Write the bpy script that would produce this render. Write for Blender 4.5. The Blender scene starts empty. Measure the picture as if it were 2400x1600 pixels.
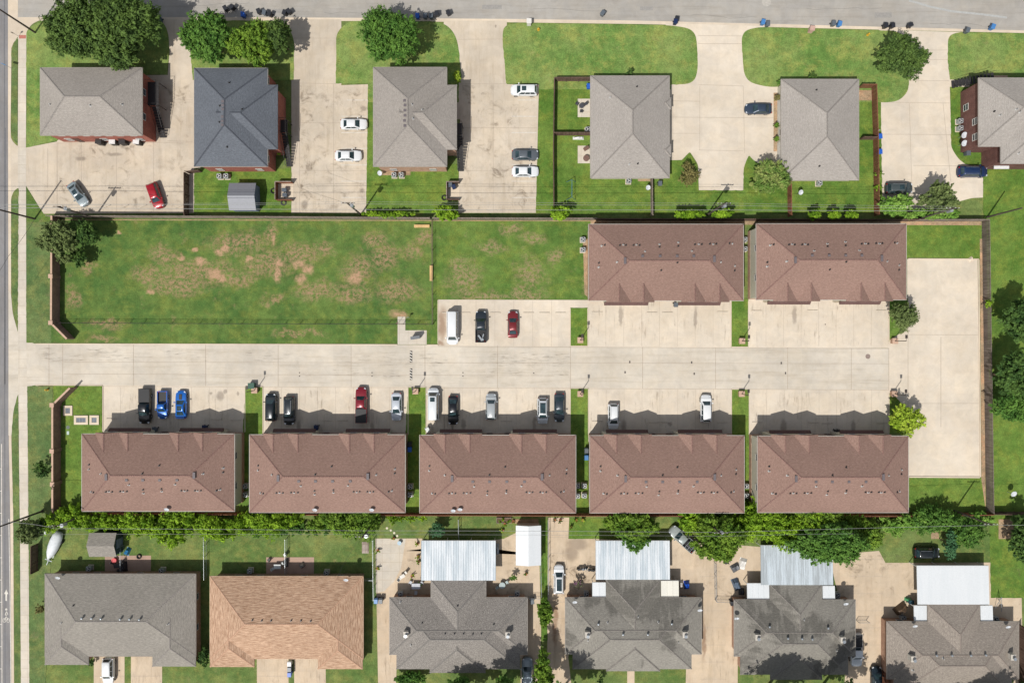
import bpy, math, random
import numpy as np
from mathutils import Vector, Matrix
# ---------------------------------------------------------------- set-up
S = 13.3333; H = 120.0           # photo pixels per metre on the ground, camera height
sc = bpy.context.scene; COL = sc.collection
rnd = random.Random(7)
def G(px, py, z=0.0):
    """survey point: photo pixel of a thing at height z -> metres on the site plan"""
    k = (H - z) / H
    return Vector(((px-1200)/S*k, (800-py)/S*k, z))
def lin(c):
    c /= 255.0
    return c/12.92 if c <= .04045 else ((c+.055)/1.055)**2.4
KEXP = 1.45
def C(r, g, b, k=1.0): return (min(.85, lin(r)/KEXP*k), min(.85, lin(g)/KEXP*k), min(.85, lin(b)/KEXP*k), 1)
# ---------------------------------------------------------------- materials
class NT:
    def __init__(s, name):
        s.m = bpy.data.materials.new(name); s.m.use_nodes = True; s.t = s.m.node_tree; s.n = s.t.nodes; s.n.clear()
        s.o = s.n.new('ShaderNodeOutputMaterial'); s.b = s.n.new('ShaderNodeBsdfPrincipled')
        s.t.links.new(s.b.outputs[0], s.o.inputs[0]); s._p = None; s._u = None
    def L(s, a, b): s.t.links.new(a, b)
    def pos(s):
        if not s._p: s._p = s.n.new('ShaderNodeNewGeometry').outputs['Position']
        return s._p
    def obj(s): return s.n.new('ShaderNodeTexCoord').outputs['Object']
    def uv(s):
        if not s._u: s._u = s.n.new('ShaderNodeTexCoord').outputs['UV']
        return s._u
    def mp(s, v, sx, sy, sz=1, loc=(0,0,0), rz=0):
        n = s.n.new('ShaderNodeMapping'); n.inputs['Scale'].default_value = (sx, sy, sz); n.inputs['Location'].default_value = loc
        n.inputs['Rotation'].default_value = (0, 0, rz)
        s.L(v, n.inputs[0]); return n.outputs[0]
    def noise(s, v, scale, det=4, rough=.6, dist=0):
        n = s.n.new('ShaderNodeTexNoise'); n.inputs['Scale'].default_value = scale; n.inputs['Detail'].default_value = det
        n.inputs['Roughness'].default_value = rough; n.inputs['Distortion'].default_value = dist
        s.L(v, n.inputs['Vector']); return n.outputs['Fac']
    def mr(s, f, a, b, c=0, d=1, smooth=True):
        n = s.n.new('ShaderNodeMapRange'); n.interpolation_type = 'SMOOTHSTEP' if smooth else 'LINEAR'
        s.L(f, n.inputs[0])
        for i, x in enumerate((a, b, c, d)): n.inputs[i+1].default_value = x
        return n.outputs[0]
    def math(s, op, a, b=None):
        n = s.n.new('ShaderNodeMath'); n.operation = op
        for i, x in enumerate((a, b)):
            if x is None: continue
            if isinstance(x, (int, float)): n.inputs[i].default_value = x
            else: s.L(x, n.inputs[i])
        return n.outputs[0]
    def mix(s, f, a, b, mode='MIX'):
        n = s.n.new('ShaderNodeMix'); n.data_type = 'RGBA'; n.blend_type = mode
        for i, x in ((0, f), (6, a), (7, b)):
            if isinstance(x, (int, float)): n.inputs[i].default_value = x
            elif isinstance(x, tuple): n.inputs[i].default_value = x
            else: s.L(x, n.inputs[i])
        return n.outputs[2]
    def mul(s, col, f):          # colour * scalar
        n = s.n.new('ShaderNodeVectorMath'); n.operation = 'SCALE'
        if isinstance(col, tuple): n.inputs[0].default_value = col[:3]
        else: s.L(col, n.inputs[0])
        if isinstance(f, (int, float)): n.inputs['Scale'].default_value = f
        else: s.L(f, n.inputs['Scale'])
        return n.outputs[0]
    def spots(s, v, lst, dist=.5, dsc=.8, e0=.25, e1=1.25):
        """soft edged marks at fixed places on the site: (x, y, rx, ry)"""
        nz = s.n.new('ShaderNodeTexNoise'); nz.inputs['Scale'].default_value = dsc; nz.inputs['Detail'].default_value = 4; s.L(v, nz.inputs['Vector'])
        a = s.n.new('ShaderNodeVectorMath'); a.operation = 'SUBTRACT'; s.L(nz.outputs['Color'], a.inputs[0]); a.inputs[1].default_value = (.5, .5, .5)
        b = s.n.new('ShaderNodeVectorMath'); b.operation = 'SCALE'; s.L(a.outputs[0], b.inputs[0]); b.inputs['Scale'].default_value = dist*4
        p = s.n.new('ShaderNodeVectorMath'); p.operation = 'ADD'; s.L(v, p.inputs[0]); s.L(b.outputs[0], p.inputs[1])
        acc = None
        for (x, y, rx, ry) in lst:
            q = s.mp(p.outputs[0], 1/rx, 1/ry, 0, (-x/rx, -y/ry, 0))
            l = s.n.new('ShaderNodeVectorMath'); l.operation = 'LENGTH'; s.L(q, l.inputs[0])
            f = s.mr(l.outputs['Value'], e0, e1, 1, 0)
            acc = f if acc is None else s.math('MAXIMUM', acc, f)
        return acc
    def bump(s, h, st=.3, d=.02):
        n = s.n.new('ShaderNodeBump'); n.inputs['Strength'].default_value = st; n.inputs['Distance'].default_value = d
        s.L(h, n.inputs['Height']); s.L(n.outputs[0], s.b.inputs['Normal'])
    def fin(s, col, rough=.85, metal=0, spec=.3):
        if isinstance(col, tuple): s.b.inputs['Base Color'].default_value = col
        else: s.L(col, s.b.inputs['Base Color'])
        s.b.inputs['Roughness'].default_value = rough; s.b.inputs['Metallic'].default_value = metal
        s.b.inputs['Specular IOR Level'].default_value = spec
        return s.m
MC = {}
def plain(name, c, rough=.6, metal=0, var=.12, sc_=3, spec=.4):
    if name in MC: return MC[name]
    t = NT(name); n = t.noise(t.pos(), sc_, 5)
    MC[name] = t.fin(t.mul(c, t.mr(n, .25, .75, 1-var, 1+var)), rough, metal, spec); return MC[name]
def paint(c, name):
    if name in MC: return MC[name]
    t = NT(name); n = t.noise(t.pos(), 8, 3)
    m = t.fin(t.mul(c, t.mr(n, .2, .8, .95, 1.03)), .3, 0 if c[1] > .3 else .2, .5)
    t.b.inputs['Coat Weight'].default_value = .35; t.b.inputs['Coat Roughness'].default_value = .06
    MC[name] = m; return m
def glassy(name, c=(.012, .02, .025, 1), rough=.08):
    if name in MC: return MC[name]
    t = NT(name); n = t.noise(t.pos(), 1.5, 2)
    MC[name] = t.fin(t.mul(c, t.mr(n, .3, .7, .7, 1.5)), rough, 0, .6); return MC[name]
def concrete(name, c, joint=0, warm=.1, streak=0, spots=(), soil=(), seed=0, scl=1., dark=.3):
    t = NT(name); p = t.mp(t.pos(), 1, 1, 1, (seed*17.3, seed*9.1, 0))
    big = t.noise(p, .09*scl, 4, .6); mid = t.noise(p, .55*scl, 6, .7, .6); fine = t.noise(p, 7, 5, .75)
    f = t.math('MULTIPLY', t.mr(big, .3, .7, .90, 1.07), t.mr(mid, .25, .8, 1.07, .90))
    f = t.math('MULTIPLY', f, t.mr(fine, .2, .8, .95, 1.05))
    col = t.mul(c, f)
    stain = t.mr(t.noise(p, .22, 6, .72, 1.2), .55, .78, 0, dark)
    col = t.mix(stain, col, tuple(x*.62 for x in c[:3])+(1,))
    if streak:
        sx, sy = (.6, .07) if streak == 1 else (.05, .8)
        st = t.mr(t.noise(t.mp(p, sx, sy), 1.4, 6, .72), .47, .78, 0, .5)
        col = t.mix(st, col, tuple(x*m for x, m in zip(c[:3], (.58, .54, .48)))+(1,))
    cell = t.n.new('ShaderNodeTexBrick'); cell.offset = 0; cell.inputs['Scale'].default_value = 1; cell.inputs['Brick Width'].default_value = 3.17; cell.inputs['Row Height'].default_value = 3.6; cell.inputs['Mortar Size'].default_value = 0
    cell.inputs['Color1'].default_value = (.965, .968, .975, 1); cell.inputs['Color2'].default_value = (1.025, 1.025, 1.02, 1); cell.inputs['Bias'].default_value = 0; t.L(p, cell.inputs['Vector'])
    col = t.mix(1.0, col, cell.outputs['Color'], 'MULTIPLY')
    hue = t.mr(t.noise(p, .3, 5, .7), .4, .62)
    col = t.mix(hue, col, t.mix(1.0, col, (1.012, .992, .962, 1), 'MULTIPLY'))
    if joint:
        b = t.n.new('ShaderNodeTexBrick'); b.offset = 0; b.inputs['Scale'].default_value = 1
        b.inputs['Brick Width'].default_value = joint; b.inputs['Row Height'].default_value = joint*1.02; b.inputs['Mortar Size'].default_value = .028
        b.inputs['Color1'].default_value = (.97,)*3+(1,); b.inputs['Color2'].default_value = (1.03,)*3+(1,); b.inputs['Mortar'].default_value = (.80, .76, .72, 1)
        t.L(t.pos(), b.inputs['Vector'])
        col = t.mix(1.0, col, b.outputs['Color'], 'MULTIPLY')
    if spots:
        col = t.mix(t.math('MULTIPLY', t.spots(t.pos(), spots, .16, 1.3, .45, 1.1), .55), col, (c[0]*.32, c[1]*.3, c[2]*.3, 1))
    if soil:
        col = t.mix(t.math('MULTIPLY', t.spots(t.pos(), soil, .3, .8), .75), col, C(150, 118, 92))
    t.bump(fine, .25, .01)
    return t.fin(col, .88, 0, .25)
def grass(name, c1, c2, dry, amt=.5, spots=(), drys=(), seed=0, thresh=.56, bare=None):
    t = NT(name); p = t.mp(t.pos(), 1, 1, 1, (seed*11.7, seed*5.3, 0))
    big = t.noise(p, .11, 5, .62); mid = t.noise(p, .75, 6, .72); fine = t.noise(p, 5.5, 7, .8)
    col = t.mix(t.mr(big, .35, .66), c1, c2)
    f = t.math('MULTIPLY', t.mr(mid, .3, .7, .80, 1.2), t.mr(fine, .28, .74, .66, 1.36))
    col = t.mul(col, f)
    yel = t.mr(t.noise(p, .3, 7, .78), .44, .66, 0, .75)
    col = t.mix(yel, col, t.mul((c2[0]*1.42, c2[1]*1.12, c2[2]*1.02, 1), f))
    dm = t.math('MULTIPLY', t.mr(t.noise(p, .34, 7, .78), thresh, thresh+.14, 0, amt), t.mr(fine, .35, .6, .25, 1))
    if drys:
        w = t.spots(t.pos(), drys, 1.1, .35)
        w = t.math('MULTIPLY', w, t.mr(t.noise(p, 1.7, 8, .8), .42, .58, 0, .95))
        dm = t.math('MAXIMUM', dm, w)
    col = t.mix(dm, col, t.mul(dry, t.mr(fine, .25, .75, .75, 1.2)))
    if spots:
        w = t.spots(t.pos(), spots, .55, .7); w = t.math('MULTIPLY', w, t.mr(t.noise(p, 2.2, 8, .85), .34, .58, .12, 1.0))
        col = t.mix(w, col, t.mul(bare or C(204, 162, 132), t.mr(fine, .25, .75, .85, 1.12)))
    t.bump(t.noise(p, 9, 6, .8), .9, .06)
    return t.fin(col, .95, 0, .1)
def shingle(name, c1, c2, streak=1., rowc=.85, big=.1, bold=0, old=0, sp=.075):
    t = NT(name); u = t.uv()
    tab = t.noise(t.mp(u, 1.6*streak, 5.2, 1), 1.6, 4, .7)
    blk = t.n.new('ShaderNodeTexBrick'); blk.inputs['Scale'].default_value = 1; blk.inputs['Brick Width'].default_value = .34
    blk.inputs['Row Height'].default_value = .15; blk.inputs['Mortar Size'].default_value = .018
    blk.inputs['Color1'].default_value = (.92,)*3+(1,); blk.inputs['Color2'].default_value = (1.07,)*3+(1,); blk.inputs['Mortar'].default_value = (rowc*.9,)*3+(1,)
    t.L(u, blk.inputs['Vector'])
    col = t.mix(t.mr(tab, .36 if not bold else .42, .66 if not bold else .56), c1, c2)
    col = t.mix(1.0, col, blk.outputs['Color'], 'MULTIPLY')
    w = t.n.new('ShaderNodeTexWave'); w.wave_type = 'BANDS'; w.bands_direction = 'Y'; w.inputs['Scale'].default_value = .33
    w.inputs['Distortion'].default_value = 5 if not bold else 9; w.inputs['Detail'].default_value = 3; w.inputs['Detail Scale'].default_value = 1.2
    t.L(t.mp(u, 1, 4.2), w.inputs['Vector'])
    lo = t.noise(t.pos(), .16, 5, .65)
    f = t.math('MULTIPLY', t.mr(lo, .3, .7, 1-big, 1+big), t.mr(w.outputs['Fac'], 0, 1, .95 if not bold else .88, 1.05 if not bold else 1.10))
    f = t.math('MULTIPLY', f, t.mr(t.noise(t.pos(), 3.2, 7, .85),   .34, .66, 1-sp, 1+sp))
    oi = t.n.new('ShaderNodeObjectInfo'); f = t.math('MULTIPLY', f, t.mr(oi.outputs['Random'], 0, 1, .965, 1.045, False))
    if old:
        f = t.math('MULTIPLY', f, t.mr(t.math('MULTIPLY', t.noise(t.mp(u, 1, .14), .9, 5, .7), t.mr(t.noise(t.pos(), .14, 3, .5), .4, .62, .6, 1.35)), .42, .66, 1.05, 1-old))
    t.bump(blk.outputs['Fac'], .3, -.01)
    return t.fin(t.mul(col, f), .92, 0, .15)
def brick(name, c1, c2, mort):
    t = NT(name); b = t.n.new('ShaderNodeTexBrick'); b.inputs['Scale'].default_value = 1; b.inputs['Brick Width'].default_value = .22
    b.inputs['Row Height'].default_value = .075; b.inputs['Mortar Size'].default_value = .008
    b.inputs['Color1'].default_value = c1; b.inputs['Color2'].default_value = c2; b.inputs['Mortar'].default_value = mort
    t.L(t.uv(), b.inputs['Vector'])
    return t.fin(t.mul(b.outputs['Color'], t.mr(t.noise(t.pos(), 1.1, 5), .3, .7, .85, 1.15)), .9, 0, .2)
def leaf(name, c1, c2, trans=.25):
    t = NT(name); p = t.pos()
    a = t.noise(p, .6, 4, .7); b = t.noise(p, 3.5, 3, .8)
    col = t.mix(t.mr(a, .35, .65), c1, c2); col = t.mul(col, t.mr(b, .3, .7, .55, 1.5))
    m = t.fin(col, .7, 0, .15)
    tr = t.n.new('ShaderNodeBsdfTranslucent'); t.L(col, tr.inputs[0]); mx = t.n.new('ShaderNodeMixShader'); mx.inputs[0].default_value = trans
    t.L(t.b.outputs[0], mx.inputs[1]); t.L(tr.outputs[0], mx.inputs[2]); t.L(mx.outputs[0], t.o.inputs[0])
    return m
def metal_roof(name, c, stain, axis=0, amt=.6):
    t = NT(name); p = t.pos()
    w = t.noise(t.mp(p, .9, .05), 1.1, 5, .75)
    col = t.mix(t.mr(w, .42, .58, 0, amt), c, stain)
    return t.fin(t.mul(col, t.mr(t.noise(p, 5, 4), .2, .8, .94, 1.05)), .55, 0, .4)
# ---------------------------------------------------------------- mesh building
class MB:
    def __init__(s): s.v = []; s.f = []; s.mi = []
    def add(s, vs, fs, mi=0):
        o = len(s.v); s.v += [tuple(v) for v in vs]
        for f in fs: s.f.append(tuple(i+o for i in f)); s.mi.append(mi)
        return s
    def box(s, x0, y0, z0, x1, y1, z1, mi=0):
        x0, x1 = min(x0, x1), max(x0, x1); y0, y1 = min(y0, y1), max(y0, y1)
        return s.add([(x0,y0,z0),(x1,y0,z0),(x1,y1,z0),(x0,y1,z0),(x0,y0,z1),(x1,y0,z1),(x1,y1,z1),(x0,y1,z1)],
                     [(0,3,2,1),(4,5,6,7),(0,1,5,4),(1,2,6,5),(2,3,7,6),(3,0,4,7)], mi)
    def cbox(s, c, d, rz=0, mi=0, rx=0, ry=0):
        M = Matrix.Translation(c) @ Matrix.Rotation(rz, 4, 'Z') @ Matrix.Rotation(ry, 4, 'Y') @ Matrix.Rotation(rx, 4, 'X')
        a, b, e = d[0]/2, d[1]/2, d[2]/2
        vs = [M @ Vector(q) for q in ((-a,-b,-e),(a,-b,-e),(a,b,-e),(-a,b,-e),(-a,-b,e),(a,-b,e),(a,b,e),(-a,b,e))]
        return s.add(vs, [(0,3,2,1),(4,5,6,7),(0,1,5,4),(1,2,6,5),(2,3,7,6),(3,0,4,7)], mi)
    def prism(s, poly, z0, z1, mi=0, bottom=False):
        n = len(poly)
        a = sum(poly[i][0]*poly[(i+1) % n][1]-poly[(i+1) % n][0]*poly[i][1] for i in range(n))
        if a < 0: poly = poly[::-1]
        vs = [(p[0], p[1], z1) for p in poly]; fs = [tuple(range(n))]
        if z0 is not None:
            vs += [(p[0], p[1], z0) for p in poly]
            fs += [(i, i+n, (i+1) % n+n, (i+1) % n) for i in range(n)]
            if bottom: fs.append(tuple(range(2*n-1, n-1, -1)))
        return s.add(vs, fs, mi)
    def tube(s, pts, r, n=8, mi=0, r1=None, caps=True):
        pts = [Vector(p) for p in pts]; k = len(pts); vs = []
        for i, p in enumerate(pts):
            d = (pts[min(i+1, k-1)]-pts[max(i-1, 0)]).normalized()
            a = d.cross(Vector((0, 0, 1)) if abs(d.z) < .95 else Vector((1, 0, 0))).normalized(); b = d.cross(a)
            rr = r if r1 is None else r+(r1-r)*i/(k-1)
            vs += [p+(a*math.cos(q)+b*math.sin(q))*rr for q in [2*math.pi*j/n for j in range(n)]]
        fs = [(i*n+j, i*n+(j+1) % n, (i+1)*n+(j+1) % n, (i+1)*n+j) for i in range(k-1) for j in range(n)]
        if caps: fs += [tuple(range(n-1, -1, -1)), tuple(range((k-1)*n, k*n))]
        return s.add(vs, fs, mi)
    def cyl(s, x, y, z0, z1, r, n=16, mi=0, r1=None): return s.tube([(x, y, z0), (x, y, z1)], r, n, mi, r1)
    def ball(s, c, r, sz=1, n=10, m=6, mi=0):
        vs = []; fs = []
        for i in range(m+1):
            t = math.pi*i/m
            for j in range(n):
                q = 2*math.pi*j/n; vs.append((c[0]+r*math.sin(t)*math.cos(q), c[1]+r*math.sin(t)*math.sin(q), c[2]+r*sz*math.cos(t)))
        for i in range(m):
            for j in range(n): fs.append((i*n+j, (i+1)*n+j, (i+1)*n+(j+1) % n, i*n+(j+1) % n))
        return s.add(vs, fs, mi)
    def mesh(s, name, mats, off=(0, 0, 0), smooth=False, uv=True):
        me = bpy.data.meshes.new(name); ox, oy, oz = off
        me.from_pydata([(x-ox, y-oy, z-oz) for x, y, z in s.v], [], s.f)
        for m in (mats if isinstance(mats, (list, tuple)) else [mats]): me.materials.append(m)
        if any(s.mi): me.polygons.foreach_set('material_index', s.mi)
        if smooth: me.polygons.foreach_set('use_smooth', [True]*len(me.polygons))
        me.validate()
        if uv and len(me.polygons) < 60000:
            ul = me.uv_layers.new(name='UVMap'); Z = Vector((0, 0, 1)); data = [0.0]*(2*len(me.loops)); mv = me.vertices
            for p in me.polygons:
                n = p.normal
                if abs(n.z) > .999: u = Vector((1, 0, 0)); v = Vector((0, 1, 0))
                else: u = Z.cross(n).normalized(); v = n.cross(u)
                for li in p.loop_indices:
                    co = mv[me.loops[li].vertex_index].co; data[2*li] = co.dot(u); data[2*li+1] = co.dot(v)
            ul.data.foreach_set('uv', data)
        return me
    def build(s, name, mats, parent=None, world=False, smooth=False, label=None, uv=True):
        off = (0, 0, 0)
        if world and parent is not None:
            off = tuple(parent.location)
            if parent.parent: off = tuple(Vector(off)+Vector(parent.parent.location))
        o = bpy.data.objects.new(name, s.mesh(name, mats, off, smooth, uv)); COL.objects.link(o)
        if parent: o.parent = parent
        if label: o['label'] = label
        return o
    def solo(s, name, mats, label, cat, group=None, smooth=False, kind=None, uv=True):
        a = np.array(s.v); lo, hi = a.min(0), a.max(0); off = (float((lo[0]+hi[0])/2), float((lo[1]+hi[1])/2), float(lo[2]))
        o = bpy.data.objects.new(name, s.mesh(name, mats, off, smooth, uv)); o.location = off; COL.objects.link(o)
        return tag(o, label, cat, group, kind)
def tag(o, label=None, cat=None, group=None, kind=None):
    if label: o['label'] = label
    if cat: o['category'] = cat
    if group: o['group'] = group
    if kind: o['kind'] = kind
    return o
def thing(name, label, cat, loc=(0, 0, 0), rz=0, group=None):
    o = bpy.data.objects.new(name, None); o.location = loc; o.rotation_euler = (0, 0, rz); o.empty_display_size = .5; COL.objects.link(o)
    return tag(o, label, cat, group)
def copy_tree(o, parent=None):
    c = o.copy(); COL.objects.link(c)
    if parent: c.parent = parent
    for ch in list(KIDS(o)): copy_tree(ch, c)
    return c
def KIDS(o): return [x for x in bpy.data.objects if x.parent is o]
def ragged(P, amp=.06, step=.45):
    out = []; k = len(P)
    for i in range(k):
        a = Vector(P[i]); b = Vector(P[(i+1) % k]); L = (b-a).length; n = min(400, int(L/step)); nn = Vector((-(b-a).y, (b-a).x)).normalized() if L > 1e-6 else Vector((0, 0))
        out.append(tuple(a))
        for j in range(1, n): out.append(tuple(a+(b-a)*(j/n)+nn*rnd.uniform(-amp, amp)))
    return out
def rp(pts, n=7):
    """polygon in photo pixels, third number = corner radius; -> ground metres"""
    out = []; k = len(pts)
    for i, p in enumerate(pts):
        q = Vector(p[:2])
        if len(p) < 3: out.append(q); continue
        a = Vector(pts[i-1][:2])-q; b = Vector(pts[(i+1) % k][:2])-q; r = p[2]
        ra = min(r, a.length*.49); rb = min(r, b.length*.49); a = q+a.normalized()*ra; b = q+b.normalized()*rb
        for j in range(n+1):
            t = j/n; out.append(a*(1-t)**2+q*2*t*(1-t)+b*t*t)
    return [tuple(G(v.x, v.y)[:2]) for v in out]
def ground_sheet(name, polys, z, mat, z0=None):
    mb = MB()
    for i, p in enumerate(polys): mb.prism(ragged(rp(p)) if z0 is not None and mat.name.startswith('grass') else rp(p), z0, z+i*(.0016 if len(polys) < 12 and z0 is not None else .0004))
    return tag(mb.build(name, mat), kind='structure')
def R(x0, y0, x1, y1): return [(x0, y0), (x1, y0), (x1, y1), (x0, y1)]
# ---------------------------------------------------------------- palette
conc_new = concrete('pale_concrete', C(224, 211, 192), 0, spots=[tuple(G(px,py)[:2])+(rx, ry) for px,py,rx,ry in
    ((517,927,.85,1.0),(528,918,.4,.5),(494,922,.3,.3),(558,922,.3,.45),(2140,400,.01,.01),(1570,994,.5,.4),(1455,740,.5,2.2),(1630,745,.4,2.4),(1862,738,.5,2),(1836,1000,.7,1.8),(2000,1000,.5,1.4),(700,1000,.5,1.5),(872,1000,.4,1.2),(1086,995,.5,1.2),(1462,1000,.6,1.6),(1252,1000,.4,1.4),(1252,985,.4,.8),(1162,830,.7,.4),(1200,835,.4,.3),(1012,878,.5,.3))],
    soil=[tuple(G(px,py)[:2])+(rx, ry) for px,py,rx,ry in ((1036,760,.9,3.6),(1030,805,1.2,.6),(1015,825,2.2,.3),(1025,818,.5,1.4),(602,897,1.5,.5))], seed=1, dark=.22)
conc_road = concrete('drive_concrete', C(216, 206, 190), 0, seed=2, streak=2, dark=.35)
conc_lot = concrete('weathered_concrete', C(214, 200, 180), 0, seed=3, streak=1, dark=.42,
    spots=[tuple(G(px,py)[:2])+(rx, ry) for px,py,rx,ry in ((852,254,.8,.55),(714,480,.7,1.0),(2117,410,.5,.4),(2257,443,.45,.4),(2293,450,.4,.3),(1798,335,.3,.4),(1162,62,.2,.3),(848,447,.6,.5),(190,372,1.2,.5),(268,362,1.6,.4),(1310,85,.01,.01))])
conc_tan = concrete('tan_concrete', C(216, 196, 170), 0, seed=4, streak=1, dark=.5,
    soil=[tuple(G(px,py)[:2])+(rx, ry) for px,py,rx,ry in ((1300,1478,.5,3),(1302,1440,.5,2.4),(1650,1500,.4,4),(2075,1500,.4,3))],
    spots=[tuple(G(px,py)[:2])+(rx, ry) for px,py,rx,ry in ((1352,1275,2.3,1.5),(1340,1295,1.5,1.8))])
conc_pink = concrete('patio_concrete', C(190, 160, 142), 0, seed=5, dark=.3)
conc_walk = concrete('walk_concrete', C(218, 208, 192), 1.52, seed=6, dark=.2)
curbm = concrete('curb_concrete', C(224, 208, 186), 0, seed=8, dark=.25)
asph_top = concrete('pale_asphalt', C(176, 171, 163), 0, seed=9, streak=2, dark=.22)
asph_left = concrete('grey_asphalt', C(143, 141, 141), 0, seed=10, streak=1, dark=.3)
dryc = C(176, 150, 112)
g_base = grass('grass_base', C(96, 122, 64), C(122, 138, 80), dryc, .45, seed=1)
g_bright = grass('grass_bright', C(104, 138, 68), C(134, 154, 86), C(166, 158, 108), .5, seed=2, thresh=.55)
g_vivid = grass('grass_vivid', C(88, 122, 50), C(114, 140, 64), C(158, 146, 92), .45, seed=3, thresh=.6)
fs = [(515,590,12,8),(470,612,14,10),(458,588,8,6),(503,642,22,12),(517,650,8,12),(528,582,12,8),(648,644,9,20),(655,618,7,14),(702,618,18,10),(722,632,16,16),(706,655,14,14),(352,682,13,8),(640,560,6,16),(583,608,9,7),(830,652,16,20),(936,737,26,10),(425,602,9,8),(275,548,8,6)]
fd = [(345,645,42,20),(385,600,40,30),(560,650,60,22),(470,640,120,34),(420,668,90,28),(700,600,60,34),(760,582,26,22),(842,630,50,46),(905,600,36,34),(965,590,30,26),(1000,560,24,20),(820,690,60,26),(930,680,60,34),(740,680,60,26),(640,700,40,14),(640,545,20,30),(170,700,20,30),(210,625,26,16),(250,760,50,14),(240,790,40,10),(700,780,70,10),(560,570,90,30),(880,560,30,20),(630,620,70,40)]
g_field = grass('grass_field', C(80, 112, 56), C(106, 130, 66), C(174, 144, 112), .55,
    spots=[tuple(G(a,b)[:2])+(c/S, d/S) for a,b,c,d in fs], drys=[tuple(G(a,b)[:2])+(c/S, d/S) for a,b,c,d in fd], seed=4, thresh=.56)
fd2 = [(1090,650,50,46),(1070,632,20,22),(1150,580,40,16),(1250,560,36,18),(1300,600,18,24),(1240,640,44,40),(1130,690,90,16),(1230,690,60,22),(1200,540,30,14),(1372,665,12,26)]
g_mid = grass('grass_side_field', C(86, 118, 54), C(110, 136, 66), C(168, 146, 112), .6, drys=[tuple(G(a,b)[:2])+(c/S, d/S) for a,b,c,d in fd2], seed=5, thresh=.58)
g_verge = grass('grass_verge', C(90, 116, 68), C(114, 132, 80), C(142, 134, 98), .6, seed=6, thresh=.54)
soilm = grass('bare_soil', C(168, 146, 116), C(180, 156, 126), C(132, 128, 84), .5, seed=7)
white_p = plain('line_paint', C(222, 216, 204), .8, 0, .15, 2); joint_m = plain('joint_filler', C(186, 171, 154), .95)
edge_m = plain('faded_curb_paint', C(206, 176, 160), .9)
# ---------------------------------------------------------------- ground and paving
mb = MB(); mb.prism([(-900,-900),(900,-900),(900,900),(-900,900)], None, -.02); tag(mb.build('ground', g_base), kind='structure')
F = 12000
ground_sheet('asphalt_street', [[(42,-130),(F,-130),(F,375),(2400,72),(1800,56.5),(1500,49),(1200,45),(850,42.5),(600,41),(42,41)]], .006, asph_top)
ground_sheet('asphalt_avenue', [[(-180,-F),(12,-F),(19,300),(20,800),(21,1040),(24,1200),(27,1600),(60,F),(-140,F),(-180,800)]], .007, asph_left)
ground_sheet('street_gutter', [[(42,41),(600,41),(850,42.5),(1200,45),(1500,49),(1800,56.5),(2400,72),(F,375),(F,381),(2400,78),(1800,64),(1500,57),(1200,53),(850,50),(600,49),(95,49),(42,49)]], .012, curbm)
ground_sheet('avenue_gutter', [[(12,-F),(42,-F),(42,60),(42,83),(36,90),(27,112),(25,300),(26,330),(26,800),(27,1040),(31,1200),(33,1600),(70,F),(60,F),(27,1600),(24,1200),(21,1040),(20,800),(19,300)]], .012, curbm)
ground_sheet('corner_apron', [[(36,44),(115,44,6),(92,48,10),(70,60,12),(62,84,6),(62,92),(43,92),(33,98,5),(26,116),(24,44)]], .017, curbm)
ground_sheet('sidewalk', [[(43,83),(62,83),(61,345),(62,800),(64,905),(66,1100),(67,1250),(69,1600),(100,F),(80,F),(49,1600),(47,1250),(45,1100),(43,905),(42,800),(42,345)]], .022, conc_walk)
ground_sheet('brick_ramp', [[(45,83),(61,83),(61,91),(45,91)]], .027, plain('ramp_red', C(190, 120, 105), .9))
ground_sheet('apartment_lot', [
    [(24,318),(30,332,6),(42,344,8),(62,346),(134,332),(134,310),(330,310),(330,176),(393,176),(398,120),(391,75,10),(375,52,10),(375,46),(470,46),(470,499),(102,501),(61,435),(43,440,6),(33,447,8),(26,468)],
    [(675,46),(800,46),(800,200),(863,198),(858,499),(683,499),(683,185),(640,185),(650,48)],
    [(1040,49),(1188,49),(1188,198),(1263,198),(1256,499),(1074,499),(1078,280),(1066,280),(1066,190),(1075,190),(1040,75)]], .013, conc_lot)
ground_sheet('shared_drive', [
    [(1560,55),(1800,62),(1830,200),(1830,447),(1638,446),(1636,385,8),(1617,356,4),(1598,375),(1566,376),(1566,190)],
    [(2060,70),(2260,76),(2232,95),(2226,187),(2272,187),(2272,204),(2226,204),(2230,350,25),(2262,388,16),(2304,388),(2304,463),(2278,464,8),(2245,473),(2170,487),(2068,487),(2063,238),(2060,200)]], .014, conc_new)
ground_sheet('lawn', [
    [(62,95),(62,72,10),(85,56,10),(118,50),(370,50),(388,58,16),(398,95,30),(391,176),(330,176),(330,200),(134,330),(62,346)],
    [(430,49),(640,49),(664,52,14),(686,80,22),(690,110),(688,188),(640,188),(452,188),(440,49)],
    [(788,110),(788,78,18),(815,51,20),(850,50),(1020,51),(1050,60,30),(1072,90,30),(1082,180),(1075,196),(1075,240),(863,240),(862,197),(787,196)],
    [(1186,196),(1177,84,20),(1182,60,20),(1215,54),(1575,60,30),(1630,70,40),(1634,120),(1636,165,25),(1625,197,30),(1572,199),(1572,210),(1264,210),(1264,197)],
    [(1739,120),(1738,75,26),(1775,64,20),(2095,73),(2125,85,22),(2130,190),(2128,215,12),(2105,239,20),(2064,240),(1828,240),(1828,204),(1795,204,22),(1745,190,30)],
    [(2221,140),(2222,85,14),(2245,76,14),(2450,80),(2700,90),(2700,190),(2226,187)]], .045, g_bright, .0)
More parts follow.
